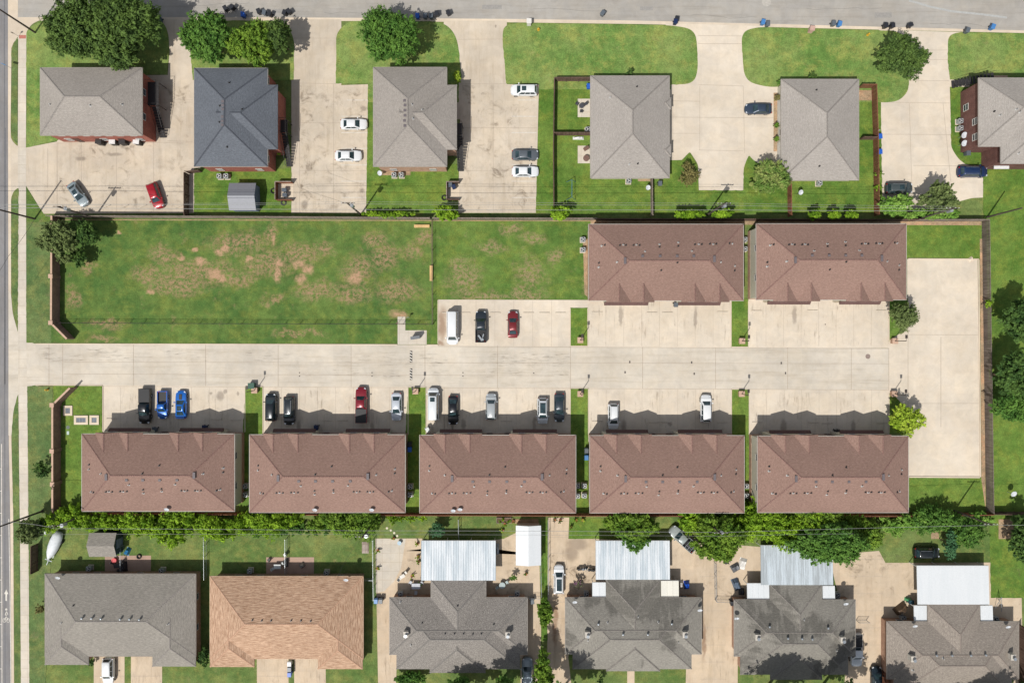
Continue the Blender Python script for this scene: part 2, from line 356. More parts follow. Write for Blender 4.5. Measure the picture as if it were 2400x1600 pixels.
ground_sheet('side_lawn', [
    [(2227,204),(2700,204),(2700,500),(2304,500),(2304,386),(2264,386,6),(2245,372,22),(2229,345,10)],
    [(863,190),(884,190),(884,499),(858,499)], [(1264,190),(1298,190),(1298,499),(1256,499)],
    [(862,385),(1075,385),(1074,499),(859,499)],
    [(2305,470),(2500,470),(2500,1400),(2322,1400)]], .03, g_vivid, 0)
ground_sheet('back_lawn', [
    [(455,395),(683,395),(683,499),(455,499)],
    [(1298,190),(1390,190),(1390,418),(1566,418),(1566,376),(1597,376),(1616,357,4),(1635,388,10),(1637,446),(1742,446),(1743,392,10),(1755,364,4),(1772,380),(1828,400),(1835,420),(2010,420),(2010,195),(2064,195),(2068,499),(1298,503)]], .032, g_vivid, 0)
ground_sheet('planting_bed', [R(1813,218,1832,355), R(2013,212,2046,236), R(1495,415,1530,425), R(888,402,962,411), R(2340,1216,2378,1262), R(1196,1216,1262,1226)], .052, soilm, 0)
ground_sheet('field', [[(145,512),(1015,516),(1015,758),(1015,762),(1010,806),(62,803),(62,440),(104,503),(145,503)]], .018, g_field)
ground_sheet('side_field', [[(1015,516),(1384,516),(1384,702),(1026,702),(1026,806),(1009,806),(1015,762)]], .019, g_mid)
ground_sheet('verge', [
    [(27,118),(34,100,5),(42,86,3),(41,200),(42,338,2),(33,330,6),(26,312,5)],
    [(27,462),(33,447,6),(44,440,4),(43,600),(42,778),(36,755,10),(28,690,20),(26,600)],
    [(28,1000),(32,960,12),(43,922,4),(45,1100),(49,1600),(80,F),(70,F),(35,1600),(31,1200)]], .03, g_verge, 0)
ground_sheet('avenue_lawn', [[(64,905),(124,903),(124,1205),(107,1600),(125,F),(100,F),(69,1600),(67,1250),(66,1100)], [(62,520),(120,520),(120,806),(80,806,10),(62,795,10)]], .028, g_verge, 0)
ground_sheet('entry_road', [
    [(20,680),(26,690),(30,735,12),(42,778,8),(62,798,6),(80,805,8),(600,806),(1200,809),(1340,811.5),(1800,814),(2085,816),(2085,913),(1800,911.5),(1340,908.5),(1000,906.5),(574,905),(240,902.5),(80,902,8),(62,908,6),(43,925,12),(32,965,12),(27,1020),(20,1020)]], .016, conc_road)
ground_sheet('parking_court', [
    [(1027,702),(1380,703),(1380,700),(1713,700),(1713,815),(1027,810)], [(1754,698),(2083,698),(2083,815.5),(1754,814.5)],
    [(2083,816),(2083,700),(2126,700),(2126,607),(2291,608),(2297,1116),(2128,1116),(2128,1010),(2083,1010)],
    [(241,902),(574,904.5),(574,1030),(241,1030)], [(617,905),(956,906),(956,1035),(617,1035)], [(999,906.5),(1336.5,908),(1336.5,1035),(999,1035)],
    [(1379,908.5),(1714,910.5),(1714,1035),(1379,1035)], [(1756,911),(2084,912.5),(2084,1035),(1756,1035)]], .020, conc_new)
ground_sheet('grass_island', [
    [(1337,721),(1377,721),(1377,810),(1337,810)], [(1714,700),(1753,700),(1753,812),(1714,812)],
    [(2083,700),(2127,700),(2127,762),(2115,776),(2090,797),(2083,800)],
    [(2084,922),(2092,919),(2118,950),(2120,1015),(2084,1015)],
    [(575,906),(616,906),(616,1200),(560,1200)], [(957,907),(998,907),(998,1200),(940,1200)],
    [(1337,910),(1378,910),(1378,1200),(1337,1200)], [(1715,912),(1755,912),(1755,1200),(1715,1200)],
    [(125,903),(240,904),(240,1030),(200,1200),(145,1200)]], .075, g_vivid, 0)
ground_sheet('court_lawn', [[(2080,520),(2300,520),(2300,606),(2080,604)], [(2080,1119),(2312,1119),(2316,1200),(2080,1200)]], .03, g_vivid, 0)
ground_sheet('fence_strip', [[(2296,560),(2303,560),(2310,1195),(2300,1125)], [(145,514),(1384,517),(1384,518.8),(145,516)], [(1384,516),(2300,518),(2300,528),(1384,526)], [(1366,560),(1382,560),(1382,700),(1370,690)]], .034, soilm)
ground_sheet('mail_path', [[(932,742),(950,742),(950,774),(1000,774),(1000,807),(932,807)]], .045, conc_walk)
# south blocks
ground_sheet('rear_yard', [[(124,1205),(2330,1213),(2500,1213),(2500,1800),(107,1800)]], .010, g_base)
ground_sheet('house_drive', [
    [(220,1530),(292,1530),(292,1900),(220,1900)], [(307,1530),(380,1530),(380,1900),(307,1900)],
    [(602,1535),(676,1535),(678,1900),(604,1900)], [(689,1535),(763,1535),(767,1900),(693,1900)],
    [(880,1261),(951,1261),(1262,1300),(1262,1245),(1264,1300),(1268,1480),(1262,1700),(1220,1700),(1220,1540),(930,1540),(926,1700),(888,1700)],
    [(951,1261),(990,1261),(990,1290),(1262,1300),(1225,1240),(1180,1262),(951,1290)],
    [(1284,1212),(1334,1212),(1332,1262),(1400,1262),(1570,1270),(1600,1240),(1640,1270),(1800,1282),(1800,1340),(1760,1400),(1730,1440),(1728,1700),(1605,1700),(1608,1560),(1640,1400),(1500,1440),(1340,1420),(1332,1540),(1350,1700),(1282,1700)],
    [(1942,1300),(2060,1290),(2075,1318),(2140,1318),(2360,1317,8),(2372,1288,4),(2392,1288),(2400,1700),(2375,1700),(2375,1460),(2200,1430),(2088,1460),(2088,1700),(1975,1700),(1985,1480)],
    [(1470,1570),(1487,1570),(1487,1700),(1470,1700)]], .024, conc_tan)
ground_sheet('patio', [R(246,1301,354,1350), R(624,1305,736,1352)], .03, conc_pink)
ground_sheet('white_slab', [[(881,1262),(951,1262),(940,1330),(925,1360),(900,1385),(881,1388)]], .03, conc_walk)
ground_sheet('strip_lawn', [[(1268,1215),(1283,1215),(1283,1500),(1270,1500)], [(1335,1214),(1470,1214),(1470,1262),(1334,1262)]], .04, g_vivid, 0)
ground_sheet('corner_patio', [R(1354,232,1388,275), R(1354,342,1388,383)], .045, conc_walk)
ground_sheet('well_patch', [R(2182,1228,2200,1262)], .05, soilm)
# kerbs: real steps
def strip(pts, w, z0, z1, mb):
    P = [G(*p) for p in pts]
    for a, b in zip(P[:-1], P[1:]):
        d = (b-a); L = d.length; c = (a+b)/2; mb.cbox((c.x, c.y, (z0+z1)/2), (L, w, z1-z0), math.atan2(d.y, d.x))
mb = MB()
strip([(2128,606.5),(2293,607.5)], .16, 0, .15, mb); strip([(2293,609),(2297,1117)], .18, 0, .152, mb); strip([(2295.5,1118),(2130,1117)], .2, 0, .149, mb)
tag(mb.build('court_kerb', curbm), kind='structure')
mb = MB()
strip([(84,805.5),(600,806.5)], .15, 0, .09, mb); strip([(600.5,806.5),(931,807.5)], .15, 0, .091, mb); strip([(1001,808),(1026,808)], .15, 0, .09, mb)
strip([(84,902),(240,902.8)], .15, 0, .09, mb); strip([(1026.5,703),(1026.5,806)], .12, 0, .1, mb)
for x0, x1, y in ((575,616,905.6),(957,998,906.8),(1337,1378,909.5),(1715,1754,911.5),(1337,1377,811),(1714,1753,813)): strip([(x0,y),(x1,y)], .14, 0, .1, mb)
for x, a, b in ((241.5,904,1010),(574.5,907,1012),(616.5,907,1016),(956.5,908,1018),(998.8,908.5,1016),(1336.6,911,1018),(1378.8,911,1018),(1714.3,913,1018),(1755.4,913,1018),(1336.6,722,810),(1377.5,722,810),(1713.4,705,812),(1753.6,705,812),(2083.4,702,798),(2083.4,922,1014)): strip([(x,a),(x,b)], .12, 0, .101, mb)
strip([(2084,799),(2116,777)], .14, 0, .1, mb); strip([(2092,920),(2118,950)], .14, 0, .1, mb)
tag(mb.build('parking_kerb', curbm), kind='structure')
# joints
mb = MB()
def seg(x0, y0, x1, y1, w=.06, m=mb, z=.028):
    a = G(x0, y0); b = G(x1, y1); d = b-a; n = Vector((-d.y, d.x, 0)).normalized()*w/2
    m.add([(p.x, p.y, z) for p in (a+n, a-n, b-n, b+n)], [(0, 1, 2, 3)])
for x, y0, y1 in ((147,807,902),(313,807,903),(482,807,904),(652,808,905),(823,808,906),(996,809,907),(1166,810,908),(1337,812,909),(1506,813,910),(1677,814,911),(1846,814,911),(1995,815,912),(2083,816,913),(2128,700,1010),(2205,790,1000),(115,807,902)): seg(x, y0, x, y1, .09)
for p in ((84,904,2083,913.5),(1027,811.5,2083,817),(150,848,2083,852),(150,876,1300,880),(2130,784,2292,785),(2130,945,2294,945)): seg(*p, .06)
for a, b, n in ((241,574,8),(617,956,8),(999,1336,8),(1379,1714,8),(1756,2083,8)):
    for i in range(1, n): x = a+(b-a)*i/n; seg(x, 907 if a < 1300 else 912, x, 1012, .04)
for a, b, n in ((1378,1713,8),(1754,2083,8),(1027,1337,7)):
    for i in range(1, n): x = a+(b-a)*i/n; seg(x, 705, x, 811, .04)
for x0, y0, x1, y1 in ((395,235,452,235),(335,240,452,240),(392,330,452,332),(134,336,452,334),(191,336,191,498),(273,336,273,498),(360,240,360,498),(112,348,112,440),(134,334,134,500),(688,90,788,90),(688,195,788,197),(702,197,702,498),(782,197,782,498),(702,288,860,288),(702,400,858,400),(1072,93,1184,92),(1080,197,1188,197),(1156,197,1156,498),(1080,300,1262,300),(1080,400,1260,400),(1636,84,1738,85),(1636,103,1738,103),(1637,199,1742,202),(1577,200,1577,376),(1577,237,1640,238),(1577,313,1640,313),(1577,275,1828,277),(1638,352,1742,354),(1742,202,1745,360),(1640,202,1640,352),(2132,118,2222,118),(2130,140,2222,140),(2130,190,2225,190),(2064,240,2226,242),(2131,242,2138,470),(2210,242,2232,465),(2068,315,2228,316),(2140,388,2300,390),(1070,1261,1070,1262),(602,1583,676,1583),(220,1583,292,1583),(307,1583,380,1583)): seg(x0, y0, x1, y1, .06)
for y in range(1220, 1600, 38): seg(1286, y, 1333, y, .05)
for y in range(1310, 1600, 40): seg(1640, y, 1700, y, .05, z=.029); seg(1990, y, 2070, y, .05, z=.029)
tag(mb.build('paving_joints', joint_m), kind='structure')
mb = MB()
for x0, x1, ys in ((800,862,(235,273,311,348,387,425,463)), (1199,1257,(235,273,311,348,386,425,463))):
    for y in ys: seg(x0 + (14 if y in (235,) else 0), y, x1, y, .11, mb, .031)
for p in ((4,1040,5,1600),(21,1215,24,1395),(24,1395,26,1600)): seg(*p, .13, mb, .031)
for y in range(1098, 1600, 52): seg(-60, y, 4.5, y, .1, mb, .0315)
A = [(15,1380),(20,1391),(17,1391),(17,1407),(13,1407),(13,1391),(10,1391)]
mb.prism([tuple(G(*p)[:2]) for p in A], None, .031)
for cx, cy in ((10.5,1452.5),(19.5,1452.5)):   # bicycle rider symbol
    for i in range(14):
        a = 2*math.pi*i/14; b = 2*math.pi*(i+1)/14; seg(cx+3.4*math.cos(a), cy+4.6*math.sin(a), cx+3.4*math.cos(b), cy+4.6*math.sin(b), .1, mb, .0312)
for p in ((10.5,1452.5,15,1443),(15,1443,19.5,1452.5),(12,1440,17,1440),(12.5,1439,16,1431),(16,1432,18.5,1439)): seg(*p, .13, mb, .0313)
c = G(15, 1427); mb.cyl(c.x, c.y, .02, .0316, .2)
tag(mb.build('road_markings', white_p), kind='structure')
mb = MB()
for p in ((10,-300,12,1700),(13,300,12,900)): seg(*p, .16, mb, .0095)
tag(mb.build('asphalt_seam', plain('tar', C(112, 112, 114), .8)), kind='structure')
mb = MB(); P0 = [(2130,2),(2150,7),(2178,16),(2230,27),(2300,34),(2360,42)]
for a, b in zip(P0[:-1], P0[1:]): seg(*a, *b, .35, mb, .0095)
tag(mb.build('street_streak', plain('faded_streak', C(182, 182, 178), .8)), kind='structure')
mb = MB()
for px_, py_, n_, dx_ in ((420,14,9,22),(760,30,7,26),(1250,20,8,24),(1620,36,9,20),(1890,20,8,26),(2180,56,8,20)):
    r_ = random.Random(px_); x_, y_ = px_, py_
    for i in range(n_): x2, y2 = x_+dx_*r_.uniform(.6, 1.2), y_+r_.uniform(-3.5, 3.5); seg(x_, y_, x2, y2, .05, mb, .0092+.0001*i); x_, y_ = x2, y2
for px_, y0_, y1_ in ((6,150,420),(16,500,760),(8,820,1010),(15,1080,1300)): seg(px_, y0_, px_+2, y1_, .06, mb, .0099)
tag(mb.build('asphalt_cracks', plain('crack_tar', C(136, 132, 126), .8)), kind='structure')
mb = MB()
for (px_, py_, w_, h_) in ((640,22,34,9),(1130,12,46,10),(2050,30,40,12),(1500,16,30,9)): mb.prism(rp(R(px_, py_, px_+w_, py_+h_)), None, .0088)
tag(mb.build('asphalt_patches', asph_top.copy() if False else plain('patch_asphalt', C(160, 156, 150), .9)), kind='structure')
# tyre wear on the entry road and bays
t = NT('tyre_wear'); st_ = t.mr(t.noise(t.mp(t.pos(), .35, 3.2), 1.2, 6, .75), .5, .72, 0, .55); st_ = t.math('MULTIPLY', st_, t.mr(t.noise(t.pos(), .16, 3, .5), .42, .6))
t.fin(C(120, 106, 92), .9); tb = t.n.new('ShaderNodeBsdfTransparent'); mx = t.n.new('ShaderNodeMixShader'); t.L(st_, mx.inputs[0]); t.L(tb.outputs[0], mx.inputs[1]); t.L(t.b.outputs[0], mx.inputs[2]); t.L(mx.outputs[0], t.o.inputs[0])
ground_sheet('tyre_marks', [[(640,822),(1335,826),(1335,858),(640,856)], [(700,866),(1335,868),(1335,884),(700,882)], [(90,815),(640,820),(640,848),(90,846)]], .0296, t.m)
t = NT('bay_wear'); st_ = t.mr(t.noise(t.mp(t.pos(), 2.4, .22), 1.1, 6, .75), .52, .74, 0, .5); st_ = t.math('MULTIPLY', st_, t.mr(t.noise(t.pos(), .22, 3, .5), .4, .62))
t.fin(C(140, 118, 96), .9); tb = t.n.new('ShaderNodeBsdfTransparent'); mx = t.n.new('ShaderNodeMixShader'); t.L(st_, mx.inputs[0]); t.L(tb.outputs[0], mx.inputs[1]); t.L(t.b.outputs[0], mx.inputs[2]); t.L(mx.outputs[0], t.o.inputs[0])
ground_sheet('bay_stains', [R(243,912,572,1005), R(619,914,954,1010), R(1001,914,1334,1012), R(1381,918,1712,1012), R(1758,920,2082,1012), R(1380,708,1711,806), R(1756,708,2080,808), R(1286,1218,1332,1598), R(884,1400,925,1598), R(1645,1400,1722,1598), R(604,1545,675,1598), R(691,1545,763,1598), R(309,1538,378,1598)], .0312, t.m)
t = NT('lot_grime'); st_ = t.mr(t.noise(t.pos(), .45, 7, .72, .8), .5, .7, 0, .5); st_ = t.math('MULTIPLY', st_, t.mr(t.noise(t.pos(), .12, 3, .5), .4, .6, .2, 1))
t.fin(C(138, 120, 100), .9); tb = t.n.new('ShaderNodeBsdfTransparent'); mx = t.n.new('ShaderNodeMixShader'); t.L(st_, mx.inputs[0]); t.L(tb.outputs[0], mx.inputs[1]); t.L(t.b.outputs[0], mx.inputs[2]); t.L(mx.outputs[0], t.o.inputs[0])
ground_sheet('lot_stains', [R(140,340,440,496), R(336,180,444,338), R(704,200,856,496), R(1084,200,1254,496), R(1286,1300,1395,1398), R(955,1265,1260,1395), R(1575,1300,1715,1398), R(1960,1300,2140,1400), R(2330,1320,2390,1450)], .0335, t.m)
# ---------------------------------------------------------------- buildings
def roof_block(mb, cap, x0, y0, x1, y1, z, pitch, gable='', th=.18, jit=0, caps=True):
    x0 += jit; y0 += jit; x1 -= jit; y1 -= jit; z += jit*.6
    w, d = x1-x0, y1-y0
    axis = 'y' if ('N' in gable or 'S' in gable) else 'x' if ('E' in gable or 'W' in gable) else ('x' if w >= d else 'y')
    if axis == 'x':
        h = d/2; zr = z+h*pitch; ym = (y0+y1)/2; a = (x0+(0 if 'W' in gable else h), ym, zr); b = (x1-(0 if 'E' in gable else h), ym, zr)
        v = [(x0,y0,z),(x1,y0,z),(x1,y1,z),(x0,y1,z),a,b]; f = [(0,1,5,4),(2,3,4,5),(1,2,5),(3,0,4)]
        hips = [(0,4,'W'),(3,4,'W'),(1,5,'E'),(2,5,'E')]
    else:
        h = w/2; zr = z+h*pitch; xm = (x0+x1)/2; a = (xm, y0+(0 if 'S' in gable else h), zr); b = (xm, y1-(0 if 'N' in gable else h), zr)
        v = [(x0,y0,z),(x1,y0,z),(x1,y1,z),(x0,y1,z),a,b]; f = [(1,2,5,4),(3,0,4,5),(0,1,4),(2,3,5)]
        hips = [(0,4,'S'),(1,4,'S'),(2,5,'N'),(3,5,'N')]
    lo = [(p[0], p[1], z-th) for p in v[:4]]
    mb.add(v+lo, f+[(0,6,7,1),(1,7,8,2),(2,8,9,3),(3,9,6,0),(9,8,7,6)])
    if cap is not None:
        L = [(v[i], v[j]) for i, j, e in hips if e not in gable] + [(a, b)]
        for p, q in L:
            p, q = Vector(p), Vector(q); dd = q-p
            if dd.length < .1: continue
            n = max(1, int(dd.length/.32)); s = Vector((-dd.y, dd.x, 0)).normalized()*.13
            for i in range(n):
                a0 = p+dd*(i/n); a1 = p+dd*((i+.93)/n); up = .035+.012*((i*7) % 3)/2
                cap.add([a0-s+Vector((0,0,-.02)), a0+Vector((0,0,up+.02)), a0+s+Vector((0,0,-.02)), a1-s+Vector((0,0,-.02)), a1+Vector((0,0,up)), a1+s+Vector((0,0,-.02))],
                        [(0,3,4,1),(1,4,5,2),(0,1,2)])
def rz_at(blocks, x, y, z, pitch):
    best = z
    for (x0, y0, x1, y1, g) in blocks:
        if x0 <= x <= x1 and y0 <= y <= y1:
            w, d = x1-x0, y1-y0; ds = []
            ax = 'y' if ('N' in g or 'S' in g) else 'x' if ('E' in g or 'W' in g) else ('x' if w >= d else 'y')
            if not ('W' in g): ds.append(x-x0)
            if not ('E' in g): ds.append(x1-x)
            if not ('S' in g): ds.append(y-y0)
            if not ('N' in g): ds.append(y1-y)
            best = max(best, z+min(ds)*pitch)
    return best
glass = glassy('window_glass', (.02, .03, .04, 1)); wframe = plain('white_trim', C(225, 222, 215), .5)
dark_metal = plain('dark_metal', C(70, 68, 68), .5, .4); grey_metal = plain('grey_metal', C(150, 152, 152), .4, .6); white_pl = plain('white_plastic', C(232, 232, 230), .4)
black_pl = plain('black_plastic', C(38, 38, 42), .45); galv = plain('galvanised', C(176, 182, 186), .35, .5)
def window(T, x, y, z, side, w=1.1, h=1.2, frame=wframe):
    """a window on a wall face: side tells which way it looks"""
    a, b = MB(), MB(); t = .07; n = {'S': (0, -1), 'N': (0, 1), 'E': (1, 0), 'W': (-1, 0)}[side]; rz = 0 if n[0] == 0 else math.pi/2
    for dz, hh, dx, ww in ((h/2, t, 0, w+t), (-h/2, t, 0, w+t), (0, h-t, w/2, t), (0, h-t, -w/2, t), (0, t*.7, 0, w-t)):
        off = (dx, 0) if n[0] == 0 else (0, dx); a.cbox((x+n[0]*.03+off[0], y+n[1]*.03+off[1], z+dz), (ww, .06, hh), rz)
    f = a.build('window', frame, T, world=True)
    b.cbox((x+n[0]*.01, y+n[1]*.01, z), (w-t, .03, h-t), rz); p = b.build('pane', glass, f, world=True)
    return f
def door(T, x, y, z0, side, mat, w=.95, h=2.05, name='door'):
    n = {'S': (0, -1), 'N': (0, 1), 'E': (1, 0), 'W': (-1, 0)}[side]; rz = 0 if n[0] == 0 else math.pi/2
    a = MB(); a.cbox((x+n[0]*.03, y+n[1]*.03, z0+h/2), (w, .07, h), rz)
    if w > 1.5:
        for i in range(4): a.cbox((x+n[0]*.07, y+n[1]*.07, z0+h*(i+.5)/4), (w*.96, .03, h/4*.86), rz)
    d = a.build(name, mat, T, world=True)
    k = MB(); k.ball((x+n[0]*.12+(w*.38 if n[0] == 0 else 0), y+n[1]*.12+(w*.38 if n[0] else 0), z0+1.0), .05); k.build('handle', galv, d, world=True)
VP = {}
def roof_bits(T, blocks, z, pitch, bits):
    """vents and flues standing on the roof: (px, py, kind)"""
    for px, py, kind in bits:
        zz = z+1.2
        for _ in range(4):
            g = G(px, py, zz); zz = rz_at(blocks, g.x, g.y, z, pitch)+.1
        x, y, zr = g.x, g.y, zz-.12
        m = MB()
        if kind == 'p': m.cyl(x, y, zr-.1, zr+.32, .09, 8); m.cyl(x, y, zr-.1, zr+.06, .17, 8); o = m.build('vent_pipe', dark_metal, T, world=True)
        elif kind == 'w': m.cyl(x, y, zr-.1, zr+.4, .08, 8); m.cyl(x, y, zr-.05, zr+.05, .24, 8, r1=.12); o = m.build('flue', plain('flue_grey', C(186, 184, 180), .5), T, world=True)
        elif kind == 'v': m.cbox((x, y, zr+.08), (.36, .32, .12)); m.cbox((x, y, zr+.16), (.44, .4, .04)); o = m.build('roof_vent', MC.setdefault('vent_grey', plain('vent_grey', C(110, 102, 104), .6)), T, world=True)
        elif kind == 'V': m.cbox((x, y, zr+.12), (.34, .95, .16)); m.cbox((x, y, zr+.22), (.42, 1.05, .04)); o = m.build('ridge_vent', MC['vent_grey'], T, world=True)
        elif kind == 't':
            m.cyl(x, y, zr-.1, zr+.22, .13, 10); m.ball((x, y, zr+.36), .21, .8, 10, 6); o = m.build('turbine_vent', galv, T, world=True)
        elif kind == 'c':
            m.cbox((x, y, zr+.35), (.72, .85, 1.3)); m.cbox((x, y, zr+1.02), (.85, .98, .08)); o = m.build('chimney', plain('chimney_siding', C(205, 198, 186), .8), T, world=True)
            k = MB(); k.cyl(x, y-.1, zr+1.05, zr+1.45, .17, 12); k.cyl(x, y-.1, zr+1.45, zr+1.5, .27, 12); k.build('chimney_cap', galv, o, world=True)
def house(name, label, cat, rects, ze, pitch, rmat, wmat, capmat, over=.45, bits=(), group=None, wins=(), trim=None):
    trim = trim or plain('taupe_trim', C(176, 168, 158), .6)
    W = []
    for r in rects:
        a, b = G(r[0], r[3], ze), G(r[2], r[1], ze); W.append((a.x, a.y, b.x, b.y, r[4] if len(r) > 4 else ''))
    m = W[0]; T = thing(name, label, cat, ((m[0]+m[2])/2, (m[1]+m[3])/2, 0), 0, group)
    rb, wb, gb = MB(), MB(), MB(); caps = []
    for i, (x0, y0, x1, y1, g) in enumerate(W):
        cb = MB(); caps.append(cb)
        roof_block(rb, cb, x0, y0, x1, y1, ze, pitch, g, jit=.006*i)
        o = over-.012*i
        wb.box(x0+o, y0+o, 0, x1-o, y1-o, ze-.1-.01*i)
        for q in ((x0,y0,x1,y0),(x0,y1,x1,y1),(x0,y0,x0,y1),(x1,y0,x1,y1)):     # fascia / gutter
            if i > 0: continue
            cx, cy = (q[0]+q[2])/2, (q[1]+q[3])/2; L = abs(q[2]-q[0])+abs(q[3]-q[1]); v = q[0] == q[2]
            gb.cbox((cx+(-.032 if q[0] == x0 else .032)*(1 if v else 0), cy+(0 if v else (-.032 if q[1] == y0 else .032)), ze-.1), (L+(.1 if not v else 0), .06, .14), math.pi/2 if v else 0)
    r = rb.build('roof', rmat, T, world=True)
    for cb in caps: cb.build('ridge_cap', capmat, r, world=True)
    w = wb.build('wall', wmat, T, world=True); gb.build('gutter', trim, T, world=True)
    for side, lst, z in wins:
        x0, y0, x1, y1, g = W[0]; o = over
        for t in lst:
            if side in 'SN': window(T, x0+o+(x1-x0-2*o)*t, (y0+o) if side == 'S' else (y1-o), z, side)
            else: window(T, (x0+o) if side == 'W' else (x1-o), y0+o+(y1-y0-2*o)*t, z, side)
    roof_bits(T, W, ze, pitch, bits)
    return T, W
sh_brown = shingle('brown_shingle', C(146, 117, 105), C(164, 135, 122), 1, .9, .05); cap_brown = plain('brown_cap', C(142, 110, 100), .9, 0, .35, 6)
sh_grey = shingle('grey_shingle', C(158, 150, 142), C(176, 169, 160), 1, .86, .05); cap_grey = plain('grey_cap', C(150, 143, 136), .9, 0, .25, 6)
sh_grey2 = shingle('light_grey_shingle', C(166, 158, 150), C(180, 174, 166), 1, .9, .05)
sh_slate = shingle('slate_shingle', C(102, 106, 113), C(120, 125, 132), 1, .84, .06); cap_slate = plain('slate_cap', C(82, 86, 94), .9)
sh_bg = shingle('grey_laminate', C(144, 139, 130), C(170, 163, 153), .6, .86, .06); 
sh_tan = shingle('tan_laminate', C(168, 133, 107), C(210, 176, 148), .28, .92, .06, bold=1); cap_tan = plain('tan_cap', C(200, 160, 132), .9)
sh_dk = shingle('speckled_dark_shingle', C(112, 107, 101), C(176, 169, 161), 3, .92, .06, sp=.2); cap_dk = plain('dark_cap', C(136, 131, 125), .9)
sh_old = shingle('aged_shingle', C(134, 130, 122), C(160, 155, 145), .8, .88, .07, old=.34); cap_old = plain('aged_cap', C(136, 130, 123), .9, 0, .3, 4)
sh_warm = shingle('warm_grey_shingle', C(146, 136, 126), C(172, 162, 150), 1, .88, .05, sp=.16); cap_warm = plain('warm_cap', C(148, 136, 126), .9)
br_red = brick('red_brick', C(176, 96, 80), C(152, 78, 66), C(170, 140, 126)); br_pink = brick('pale_brick', C(206, 162, 134), C(184, 138, 114), C(206, 186, 168))
br_dark = brick('dark_brick', C(124, 82, 74), C(104, 66, 60), C(140, 116, 108)); side_beige = plain('beige_siding', C(212, 206, 186), .8, 0, .06); br_tan = brick('tan_brick', C(190, 148, 122), C(170, 128, 104), C(196, 176, 158))
side_cream = plain('cream_siding', C(228, 222, 208), .8, 0, .06)
# --- two storey brick block, top left
T, W = house('apartment_house', 'two storey red brick house with a light grey hip roof beside the big dark tree', 'house', [(94,159,333,317)], 5.4, .43, sh_grey, br_red, cap_grey,
    bits=[(117,245,'w'),(211,247,'w'),(285,245,'w')], wins=[('S', (.12,.25,.38,.5,.62,.74,.88), 4.1), ('S', (.12,.5,.88), 1.5), ('E', (.3,.7), 4.1)])
def stairs(T, x, y, dx, dy, w, n, z1, mat):
    a = MB(); L = math.hypot(dx, dy); rz = math.atan2(dy, dx)
    for i in range(n): t = (i+.5)/n; a.cbox((x+dx*t, y+dy*t, z1*(i+1)/n), (L/n*1.02, w, .06+.004*(i % 2)), rz)
    s = a.build('staircase', dark_metal, T, world=True)
    b = MB(); nx, ny = -dy/L*w/2, dx/L*w/2
    for q in (-1, 1):
        b.tube([(x+nx*q, y+ny*q, .95), (x+dx+nx*q, y+dy+ny*q, z1+.95)], .03, 6)
        for i in range(0, n, 2): t = (i+.5)/n; zz = z1*(i+1)/n; b.tube([(x+dx*t+nx*q, y+dy*t+ny*q, zz), (x+dx*t+nx*q, y+dy*t+ny*q, zz+.95-.0)], .02, 5)
    b.build('railing', dark_metal, s, world=True)
    return s
def landing(T, x0, y0, x1, y1, z, mat=dark_metal):
    a = MB(); a.box(x0, y0, z-.12, x1, y1, z)
    for px_, py_ in ((x0+.08,y0+.08),(x1-.08,y0+.08),(x0+.08,y1-.08),(x1-.08,y1-.08)): a.tube([(px_, py_, 0), (px_, py_, z-.1)], .06, 6)
    l = a.build('landing', mat, T, world=True)
    b = MB()
    for k in range(int((y1-y0)/.4)+1): yy = min(y1, y0+k*.4); b.tube([(x1-.04, yy, z), (x1-.04, yy, z+1)], .018, 5)
    b.tube([(x1-.04, y0, z+1), (x1-.04, y1, z+1)], .03, 6); b.tube([(x0, y0, z+1), (x1-.04, y0, z+1)], .03, 6); b.tube([(x0, y1, z+1), (x1-.04, y1, z+1)], .03, 6)
    b.build('railing', dark_metal, l, world=True)
x1 = W[0][2]-.45; yt = W[0][3]
landing(T, x1+.02, yt-5.4, x1+1.9, yt-1.4, 2.8, dark_metal); stairs(T, x1+1.3, yt-10.2, 0, 4.6, 1.1, 12, 2.7, dark_metal)
d_brown = plain('brown_door', C(90, 60, 52), .6); d_white = plain('white_garage_door', C(222, 218, 208), .6)
for k in (.2, .44, .68): door(T, W[0][0]+.45+(W[0][2]-W[0][0]-.9)*k, W[0][1]+.45, 0, 'S', d_brown)
HB = [(303*0+455,160,627,390), (520,199,651,350,'W')]
T, W = house('apartment_house', 'two storey brick house with a dark slate blue hip roof', 'house', HB, 5.4, .43, sh_slate, br_red, cap_slate,
    bits=[(522,238,'v'),(522,247,'v'),(522,256,'v'),(521,274,'v'),(521,284,'v'),(521,293,'v'),(515,248,'p'),(514,286,'p'),(537,194,'p'),(567,256,'p'),(532,344,'p')], wins=[('S', (.2,.4,.6,.8), 4.1), ('S', (.2,.8), 1.5), ('E', (.08,.93), 4.1)])
x1 = W[1][2]-.45; yt = W[1][3]
landing(T, x1+.02, yt-7.2, x1+1.2, yt-5.0, 2.8); stairs(T, x1+.7, yt-12.4, 0, 5.1, 1.0, 13, 2.7, dark_metal)
a = MB(); a.box(x1-.5, W[1][1]+.2, 5.0, x1+.9, W[1][1]+.32, 5.14); a.box(x1-.5, W[1][3]-.32, 5.0, x1+.9, W[1][3]-.2, 5.14)
T, W = house('apartment_house', 'two storey pale brick house with a taupe hip roof and six square vents', 'house', [(875,158,1047,390), (940,199,1071,351,'W')], 5.4, .43, sh_grey, br_pink, cap_grey,
    bits=[(948,236,'v'),(949,247,'v'),(949,259,'v'),(949,271,'v'),(948,283,'v'),(949,295,'v'),(965,245,'w'),(967,278,'w'),(989,258,'w')], wins=[('S', (.2,.4,.6,.8), 4.1), ('S', (.2,.8), 1.5), ('E', (.07,.93), 4.1)])
x1 = W[1][2]-.45; yt = W[1][3]
